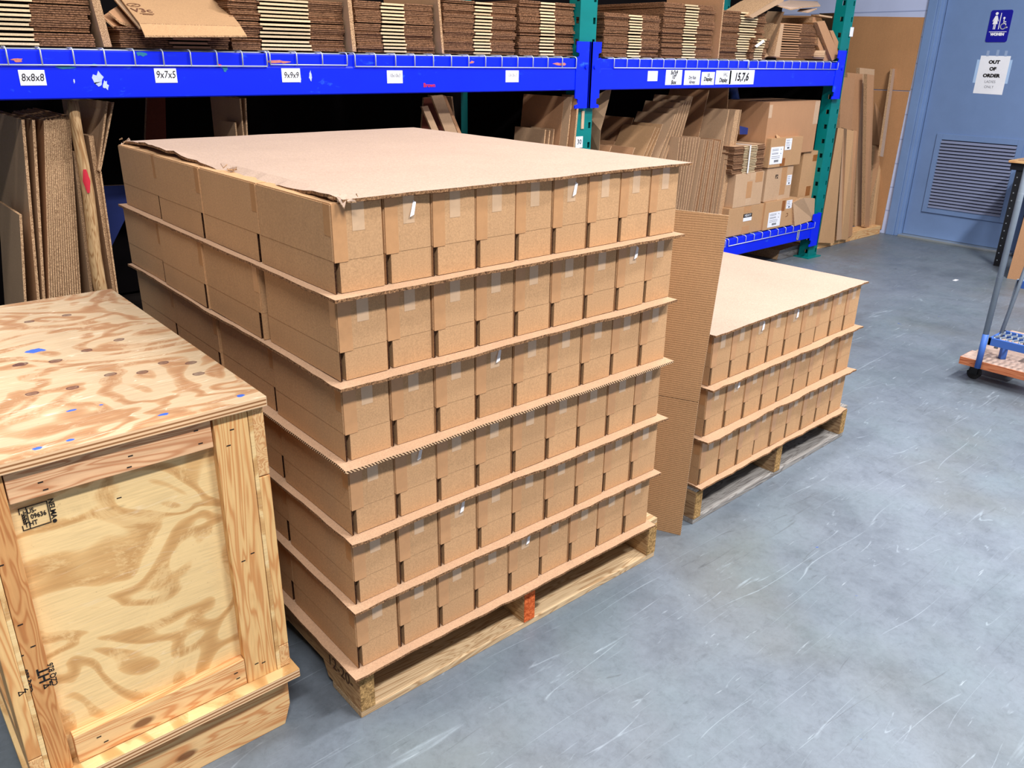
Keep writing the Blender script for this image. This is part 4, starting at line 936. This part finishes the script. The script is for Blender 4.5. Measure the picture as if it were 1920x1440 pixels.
edge_flat((1329, 169), (1309, 258), 2.12, .32, .006, 'large dark brown flat whose corner makes a triangle in right bay', m=m_card3, group=GR)
edge_flat((1366, 165), (1362, 220), 2.2, .25, .005, 'dark flat standing behind the triangle-shaped one', m=m_card3, group=GR)
fan([(1366, 205), (1374, 206), (1389, 206)], [(1332, 405), (1340, 405), (1356, 405)], 1.95, [.28, .2, .1], ['tall pale flat, left of three beside the stacked boxes', 'tall thin flat, middle of three beside the stacked boxes', 'tall broad-edged flat, nearest the stacked boxes'], th=.010, m=m_card2)
edge_flat((1379, 206), (1346, 405), 1.93, .12, .05, 'thick tall folded carton standing right against the stacked boxes', m=m_card2, group=GR)
GA = 'ribbed bundle of thin upright flats in the lower right bay'
for i in range(8):
    edge_flat((1274+i*5.4, 257+(i % 3)), (1259+i*4.3, 392), 1.93, .15, .0065, f'thin flat of the left ribbed bundle, lower right bay, {ordw(i) if i else "first"} from left', m=[m_card2, m_sheetd][i % 2], group=GA)
for i in range(10):
    edge_flat((1321+i*3.9, 262+(i % 4)), (1297+i*4.3, 402), 1.915, .16, .0055, f'thin flat of the right ribbed bundle beside the stacked boxes, {ordw(i) if i else "first"} from left', m=[m_card2, m_sheetd, m_card3][i % 3], group=GA)

# ---- boxes at the right end of the lower bay
def rbox(name, px0, pyt, px1, pyb, Y, D, label, m=m_card, z0=None, tapes=(), lab=(), group='closed cartons at the right end of the lower shelf', rz=0, cat='box'):
    a_ = aty(px0, pyb, Y); b_ = aty(px1, pyb-(px1-px0)*.21, Y); t_ = aty(px0, pyt, Y)
    zb = a_.z if z0 is None else z0; H = t_.z-zb; W = b_.x-a_.x
    e = empty(name, (a_.x, Y, zb), label, cat, group, rz)
    MB().mat(m).box(0, W, 0, D, 0, H).build('box_body', None, e, .003)
    fl = MB().mat(m).box(.001, W-.001, .001, D/2-.0015, H, H+.003); fl.build('top_flap', None, e)
    fl = MB().mat(m).box(.001, W-.001, D/2+.0015, D-.001, H, H+.003); fl.build('top_flap', None, e)
    for x0, x1, z0_, z1_, mm in tapes: MB().box(W*x0, W*x1, -.0009, .0, H*z0_, H*z1_).build('tape_strip', mm, e)
    for x0, x1, z0_, z1_ in lab:
        w_, h_ = W*(x1-x0), H*(z1_-z0_); q = MB().box(W*x0, W*x1, -.0016, -.0004, H*z0_, H*z1_).build('shipping_label', m_paper, e)
        ln = []
        for r_ in (.88, .8, .66, .6, .46, .36): ln.append([(w_*.1, h_*r_), (w_*(.6 if r_ > .5 else .75), h_*r_)])
        strokes('writing', ln, h_*.02, m_grey, q, (W*x0, -.0016, H*z0_), SX, SZ)
        strokes('barcode', [[(w_*.35+w_*.04*k, h_*.12), (w_*.35+w_*.04*k, h_*.24)] for k in range(9)]+[[(w_*.78, h_*.85), (w_*.84, h_*.85)], [(w_*.78, h_*.6), (w_*.84, h_*.6)]], w_*.02, m_black, q, (W*x0, -.0016, H*z0_), SX, SZ)
    return e, W, H
YF = 1.875
bA, W_, H_ = rbox('cardboard_box', 1361, 394, 1426, 452, YF, .36, 'lower left closed box on the blue lower shelf with black and white label', z0=.2945, tapes=((.42, .62, .0, .28, m_tape2), (.42, .62, .80, 1.0, m_tape2)), lab=())
lbk = MB().box(W_*.42, W_*.66, -.0014, -.0004, H_*.60, H_*.74).build('black_label', m_black, bA); MB().box(W_*.42, W_*.66, -.0014, -.0004, H_*.47, H_*.60).build('white_label', m_paper, bA)
text('writing', 'HEAVY', .018, m_white, lbk, (W_*.54, -.0016, H_*.67), SX, SZ)
bB, WB_, HB_ = rbox('cardboard_box', 1373, 329, 1426, 394, YF, .33, 'tan closed box under the strapped bundle, taped down its middle', m=m_card2, z0=.2945+H_+.0035, tapes=((.42, .60, .25, .75, m_tape2), (.42, .62, .02, .24, m_tape), (.5, .68, .78, 1.0, m_tape), (.70, .95, .7, 1.0, m_tape2)))
bC, WC_, HC_ = rbox('cardboard_box', 1429, 382, 1487, 438, YF-.015, .30, 'brown box with big white shipping label above the wire shelf edge', z0=.2945, lab=((.13, .52, .08, .62), (.66, .84, .66, .96)), tapes=((.52, .62, .6, .98, m_tapeb),))
strokes('recycling_mark', [[(-.012, -.01), (.012, -.006), (.010, .012), (-.008, .012)]], .003, mat_plain('brown_mark', srgb(110, 60, 30), .8), bC, (WC_*.72, -.001, HC_*.42), SX, SZ)
bD, WD_, HD_ = rbox('cardboard_box', 1431, 317, 1480, 381, YF, .28, 'worn tan box marked F2 in the middle of the boxes', m=m_card2, z0=.2945+HC_+.0035, tapes=((.56, .76, .15, 1.0, m_tape2), (.5, .7, .0, .12, m_tape)), lab=((.80, .97, .42, .72),))
text('writing', 'F2', .026, m_black, bD, (WD_*.38, -.0012, HD_*.72), SX, SZ, bold=.001)
bE, WE_, HE_ = rbox('cardboard_box', 1440, 262, 1500, 315, YF-.01, .30, 'brown box with large white label, topmost of the labelled boxes', z0=.2945+HC_+HD_+.007, lab=((.02, .40, .12, .72), (.44, .64, .58, .98)), tapes=((.35, .5, .02, .3, m_tapeb),))
MB().mat(m_card).prism([(WE_*.2, .01, HE_+.0035), (WE_*.34, .015, HE_+.0035), (WE_*.30, .05, HE_+.03)], (0, .003, 0), m_edge).build('bent_flap', None, bE)
bF, WF_, HF_ = rbox('cardboard_box', 1489, 288, 1519, 415, YF+.045, .34, 'tall narrow brown box standing at the right behind the stacked boxes', m=m_card, z0=.2945, tapes=((.60, .85, .86, .95, m_tapeb), (.45, .72, .36, .5, m_tapeb)))
bG, WG_, HG_ = rbox('cardboard_box', 1432, 193, 1527, 286, YF+.03, .40, 'big brown box with torn taped corner on top near end upright', m=m_card3, z0=.2945+HF_+.0035, tapes=((.0, .06, .72, .96, m_tape), (.90, 1.0, .55, 1.0, m_tape)))
px_slab([(1487, 380), (1507, 371), (1528, 372), (1526, 412), (1490, 424)], [1.85, 1.83, 1.86, 1.86, 1.84], .03, m_card2, 'crumpled taped carton squeezed between the label box and end upright', name='crumpled_box', cat='box')
# strapped bundle
hb = .2945+H_+.0035+HB_+.0035+.001
x0 = aty(1374, 327, YF).x; W3 = aty(1432, 320, YF).x-x0
bun = [flat_mesh(W3, .26, .30, .72, 300+k, th=.0078) for k in range(3)]; rnd = random.Random(9); zz = hb
for k in range(17):
    o = bpy.data.objects.new('flattened_carton', bun[k % 3]); C.objects.link(o); o.location = (x0+rnd.uniform(-.006, .006), YF+.004+rnd.uniform(-.004, .004), zz); zz += .0104
    tag(o, f'flattened carton in the white-strapped bundle on the boxes, {ordw(k) if k else "lowest"} from the bottom', 'flattened carton', 'flats of the white-strapped bundle')
sp = MB(); xm = x0+W3*.42; tw = .012; sp.box(xm, xm+tw, YF-.008, YF-.0055, hb-.0, zz+.002); sp.box(xm, xm+tw, YF-.008, YF+.27, zz+.0005, zz+.0025)
tag(sp.build('strap', m_strap), 'white plastic strap around the bundle of flats on the boxes', 'strap')
px_slab([(1387, 236), (1404, 240), (1404, 252), (1387, 252)], 2.05, .02, m_bluepanel, 'small dark blue packet behind the strapped bundle', name='blue_packet', cat='packet')
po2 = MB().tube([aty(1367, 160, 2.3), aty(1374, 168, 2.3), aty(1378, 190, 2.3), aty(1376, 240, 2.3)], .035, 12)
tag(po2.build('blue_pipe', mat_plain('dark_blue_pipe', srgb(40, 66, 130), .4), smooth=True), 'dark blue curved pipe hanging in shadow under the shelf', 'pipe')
# small wood block below lower beam
px_slab([(1462, 470), (1500, 458), (1497, 482), (1468, 491), (1457, 487)], 1.98, .3, m_palg, 'stub of grey wooden pallet under the blue lower beam', name='pallet_stub', cat='pallet')

# ================================================================ RIGHT: FLATS LEANING BY THE DOOR WALL
pl = MB().mat(m_pine).box(0, 1.24, 0, .12, 0, .072); tag(pl.build('timber_beam', bevel=.002, loc=(5.20, 2.0, 0)), 'pale timber lying on the floor under the cartons leaning by door', 'timber')
GD = 'tall flats leaning between rack and door wall'
def tall(pts, Y, label, m, t=.03, ext=None): return px_slab(pts, Y, ext or t, m, label, group=GD)
tall([(1571, 240), (1582, 241), (1564, 456), (1534, 455)], [2.0, 1.99, 1.955, 1.97], 'shortest front flat, nearest the teal end upright, leaning by the wall', m_card, ext=(.02, .03, 0))
tall([(1582, 240), (1588, 242), (1578, 449), (1568, 451)], [2.03, 2.0, 1.965, 1.965], 'pale narrow front flat, second from the teal end upright', m_sheetd, ext=(.02, .03, 0))
tall([(1588, 243), (1601, 245), (1590, 450), (1578, 449)], [2.03, 2.0, 1.97, 1.97], 'brown front flat, third from the teal end upright', m_card, ext=(.02, .03, 0))
tall([(1600, 244), (1607, 246), (1598, 441), (1590, 446)], [2.04, 2.02, 1.99, 1.985], 'brown front flat, rightmost of the short front group', m_card3, ext=(.02, .03, 0))
tall([(1578, 144), (1603, 147), (1584, 434), (1566, 437)], [2.24, 2.2, 2.1, 2.12], 'reddish brown tall flat showing behind the short front group', m_card3)
tall([(1589, 136), (1618, 139), (1596, 442), (1582, 442)], [2.25, 2.2, 2.12, 2.15], 'reddish brown taller flat behind the short front group', m_card3)
tall([(1612, 127), (1640, 130), (1622, 424), (1603, 424)], [2.24, 2.18, 2.10, 2.12], 'tall brown flat standing in the middle behind short group', m_card2)
tall([(1626, 139), (1639, 141), (1630, 426), (1621, 426)], [2.13, 2.11, 2.03, 2.03], 'narrow tall brown flat with creases beside the wide rear sheet', m_card3)
tall([(1640, 128), (1674, 130), (1655, 272), (1641, 272)], [2.34, 2.2, 2.12, 2.2], 'wide upper half of reddish sheet leaning on wall beside door', m_card3)
tall([(1641, 272), (1654, 273), (1636, 425), (1626, 425)], [2.2, 2.15, 2.08, 2.1], 'lower reddish sheet leaning on the wall next to door', m_card3)
px_slab([(1674, 129), (1679, 129), (1656, 294), (1650, 293)], [2.15, 2.15, 2.06, 2.06], .02, m_sheet, 'long thin pale wooden strip leaning against the wall sheets', name='wooden_strip', cat='strip')
tall([(1650, 292), (1655, 294), (1640, 428), (1632, 428)], [2.15, 2.13, 2.05, 2.06], 'narrow flat directly below the pale wooden strip', m_card)

# ================================================================ STEP LADDER ON DOLLY (right edge)
dl = empty('dolly', (3.36, -.3, 0), 'orange-edged wooden plank dolly on black castors carrying the step ladder', 'dolly')
def dbx(name, x0, x1, y0, y1, z0, z1, m, par=dl, bev=.002, fm=None):
    mb = MB(); mb.mat(m); lbox(mb, par, x0, x1, y0, y1, z0, z1, fm); return mb.build(name, None, par, bev)
dbx('plank', 3.30, 3.44, -.80, .060, .076, .113, m_plankred, fm={1: m_planktop})
dbx('plank', 3.80, 3.94, -.80, .060, .076, .113, m_plankred, fm={1: m_planktop})
dbx('cross_plank', 3.445, 3.795, -.68, -.58, .076, .110, m_planktop)
dbx('cross_plank', 3.445, 3.795, -.14, .05, .076, .110, m_planktop)
for cx_, cy_ in ((3.37, .005), (3.87, .005), (3.37, -.72), (3.87, -.72)):
    ca = bpy.data.objects.new('castor', None)
    mb = MB(); V = lambda x, y, z: Vector((x, y, z))-dl.location
    mb.tube([V(cx_-.012, cy_, .030), V(cx_+.012, cy_, .030)], .030, 18); wh = mb.build('castor_wheel', m_rubber, dl, 0)
    mb = MB(); lbox(mb, dl, cx_-.02, cx_-.015, cy_-.018, cy_+.018, .026, .07); lbox(mb, dl, cx_+.015, cx_+.02, cy_-.018, cy_+.018, .026, .07); lbox(mb, dl, cx_-.03, cx_+.03, cy_-.03, cy_+.03, .068, .0758); mb.build('castor_fork', m_bsteel, dl)
    mb = MB().hexa([V(cx_-.03, cy_+.018, .045), V(cx_-.012, cy_+.018, .045), V(cx_-.012, cy_+.055, .030), V(cx_-.03, cy_+.055, .030), V(cx_-.03, cy_+.018, .050), V(cx_-.012, cy_+.018, .050), V(cx_-.012, cy_+.055, .034), V(cx_-.03, cy_+.055, .034)]); mb.build('brake_pedal', m_alu, dl)
ld = empty('step_ladder', (3.32, -.3, .113), 'worn blue and grey steel step ladder standing on the wooden dolly', 'ladder')
def V2(x, y, z): return Vector((x, y, z))-ld.location
xl = 3.285
pipe = MB().tube([V2(xl, -.030, .085), V2(xl, -.034, 1.6)], .013, 12); pipe.build('side_rail', m_ladgrey, ld, 0, True)
MB().tube([V2(xl, -.030, .084), V2(xl, -.0308, .25)], .0138, 12).build('rail_sleeve', m_ladblue, ld, 0, True)
MB().tube([V2(3.40, -.05, .16), V2(3.55, -.09, 1.0)], .009, 10).build('side_brace', m_ladgrey, ld, 0, True)
MB().tube([V2(3.60, -.13, .30), V2(3.70, -.05, .7)], .007, 8).build('side_brace', mat_plain('violet_rod', srgb(90, 70, 170), .4), ld, 0, True)
MB().tube([V2(xl, -.65, .113), V2(xl, -.65, 1.6)], .013, 12).build('side_rail', m_ladgrey, ld, 0, True)
def tread(x0, x1, z, y0=-.64, y1=-.045):
    mb = MB(); n = 12
    lbox(mb, ld, x0, x0+.012, y0, y1, z-.035, z); lbox(mb, ld, x1-.012, x1, y0, y1, z-.035, z); lbox(mb, ld, x0, x1, y1-.012, y1, z-.035, z); lbox(mb, ld, x0, x1, y0, y0+.012, z-.035, z)
    mb.build('tread_frame', m_ladblue, ld, .001)
    gm = MB(); k = 0; yy_ = y0
    while yy_ < y1-.02:
        for j in range(5):
            xa = x0+.012+(x1-x0-.024)*j/5; xb = x0+.012+(x1-x0-.024)*(j+1)/5; s_ = 1 if j % 2 else -1
            gm.hexa([V2(xa, yy_+.012*(s_ > 0), z-.008), V2(xb, yy_+.012*(s_ < 0), z-.008), V2(xb, yy_+.012*(s_ < 0)+.006, z-.008), V2(xa, yy_+.012*(s_ > 0)+.006, z-.008), V2(xa, yy_+.012*(s_ > 0), z), V2(xb, yy_+.012*(s_ < 0), z), V2(xb, yy_+.012*(s_ < 0)+.006, z), V2(xa, yy_+.012*(s_ > 0)+.006, z)])
        yy_ += .026
    gm.build('tread_grating', m_ladgrey, ld)
tread(3.29, 3.47, .236); tread(3.48, 3.66, .476)
mb = MB().tube([V2(3.42, -.08, .114), V2(3.42, -.08, .20)], .017, 4); mb.build('leg', m_ladblue, ld)
mb = MB().tube([V2(3.42, -.60, .114), V2(3.42, -.60, .20)], .017, 4); mb.build('leg', m_ladblue, ld)
for y_s in (-.645, -.040):
    MB().hexa([V2(3.46, y_s-.003, .20), V2(3.48, y_s-.003, .20), V2(3.48, y_s+.003, .20), V2(3.46, y_s+.003, .20), V2(3.49, y_s-.003, .476), V2(3.51, y_s-.003, .476), V2(3.51, y_s+.003, .476), V2(3.49, y_s+.003, .476)]).build('stringer_bar', m_ladgrey, ld)
MB().tube([V2(3.64, -.62, .113), V2(3.64, -.62, .45)], .011, 10).build('rear_leg', m_ladgrey, ld, 0, True)
MB().tube([V2(3.64, -.10, .113), V2(3.64, -.10, .45)], .011, 10).build('rear_leg', m_ladgrey, ld, 0, True)
# ---- dark shelving and cardboard against the wall right of the door
tb = empty('work_table', (6.0, .5, 0), 'black steel table with perforated legs and brown top at right edge', 'table')
tz = aty(1895, 305, .80).z if False else atx(1893, 318, 5.96).z
yL = atx(1893, 318, 5.96).y
mb = MB(); lbox(mb, tb, 5.96, 6.42, -.5, yL, tz-.0, tz+.05); mb.build('table_rail', m_bsteel, tb, .002)
mb = MB(); lbox(mb, tb, 5.93, 6.44, -.5, yL+.01, tz+.051, tz+.067); mb.build('table_top', m_pineY, tb, .002)
for xx in (5.97, 6.36):
    for y0_ in (yL-.075,):
        mb = MB(); lbox(mb, tb, xx, xx+.035, y0_, y0_+.035, 0, tz); lbox(mb, tb, xx, xx+.006, y0_-.035, y0_, 0, tz); mb.build('leg', m_bsteel, tb)
        ho = MB()
        for k in range(14): lbox(ho, tb, xx-.0008, xx, y0_+.013, y0_+.021, .04+k*.055, .048+k*.055); lbox(ho, tb, xx-.0008, xx, y0_-.02, y0_-.012, .04+k*.055, .048+k*.055)
        ho.build('rivets', m_alu, tb)
o = MB().mat(m_card2).box(-.2, .2, -.2, .16, 0, .006).build('flattened_carton', loc=(6.18, yL-.18, tz+.0685)); o.rotation_euler = (0, 0, .1)
tag(o, 'brown flat lying on the black table at the right edge', 'flattened carton')
q1 = atz(1888, 522, 0)
o = slab('standing_board', [q1+Vector((0, .0, .0)), q1+Vector((.12, -.45, 0)), q1+Vector((.17, -.45, .62)), q1+Vector((.05, 0, .62))], (.008, .002, 0), m_card3, 'brown carton panel standing behind the step ladder at right edge', 'cardboard panel')
o = MB().mat(m_darkred).box(-.01, 0, -.4, .0, 0, .16).build('brown_board', loc=(6.498, .83, 1.0)); tag(o, 'dark brown board on the wall right of the blue door', 'board')
# litter on the floor
lt = MB().mat(m_white).box(0, .05, 0, .022, 0, .001).build('paper_scrap', loc=atz(1792, 527, 0)); tag(lt, 'small white paper scrap lying on the floor before the door', 'paper scrap')
print('flats', nflat)
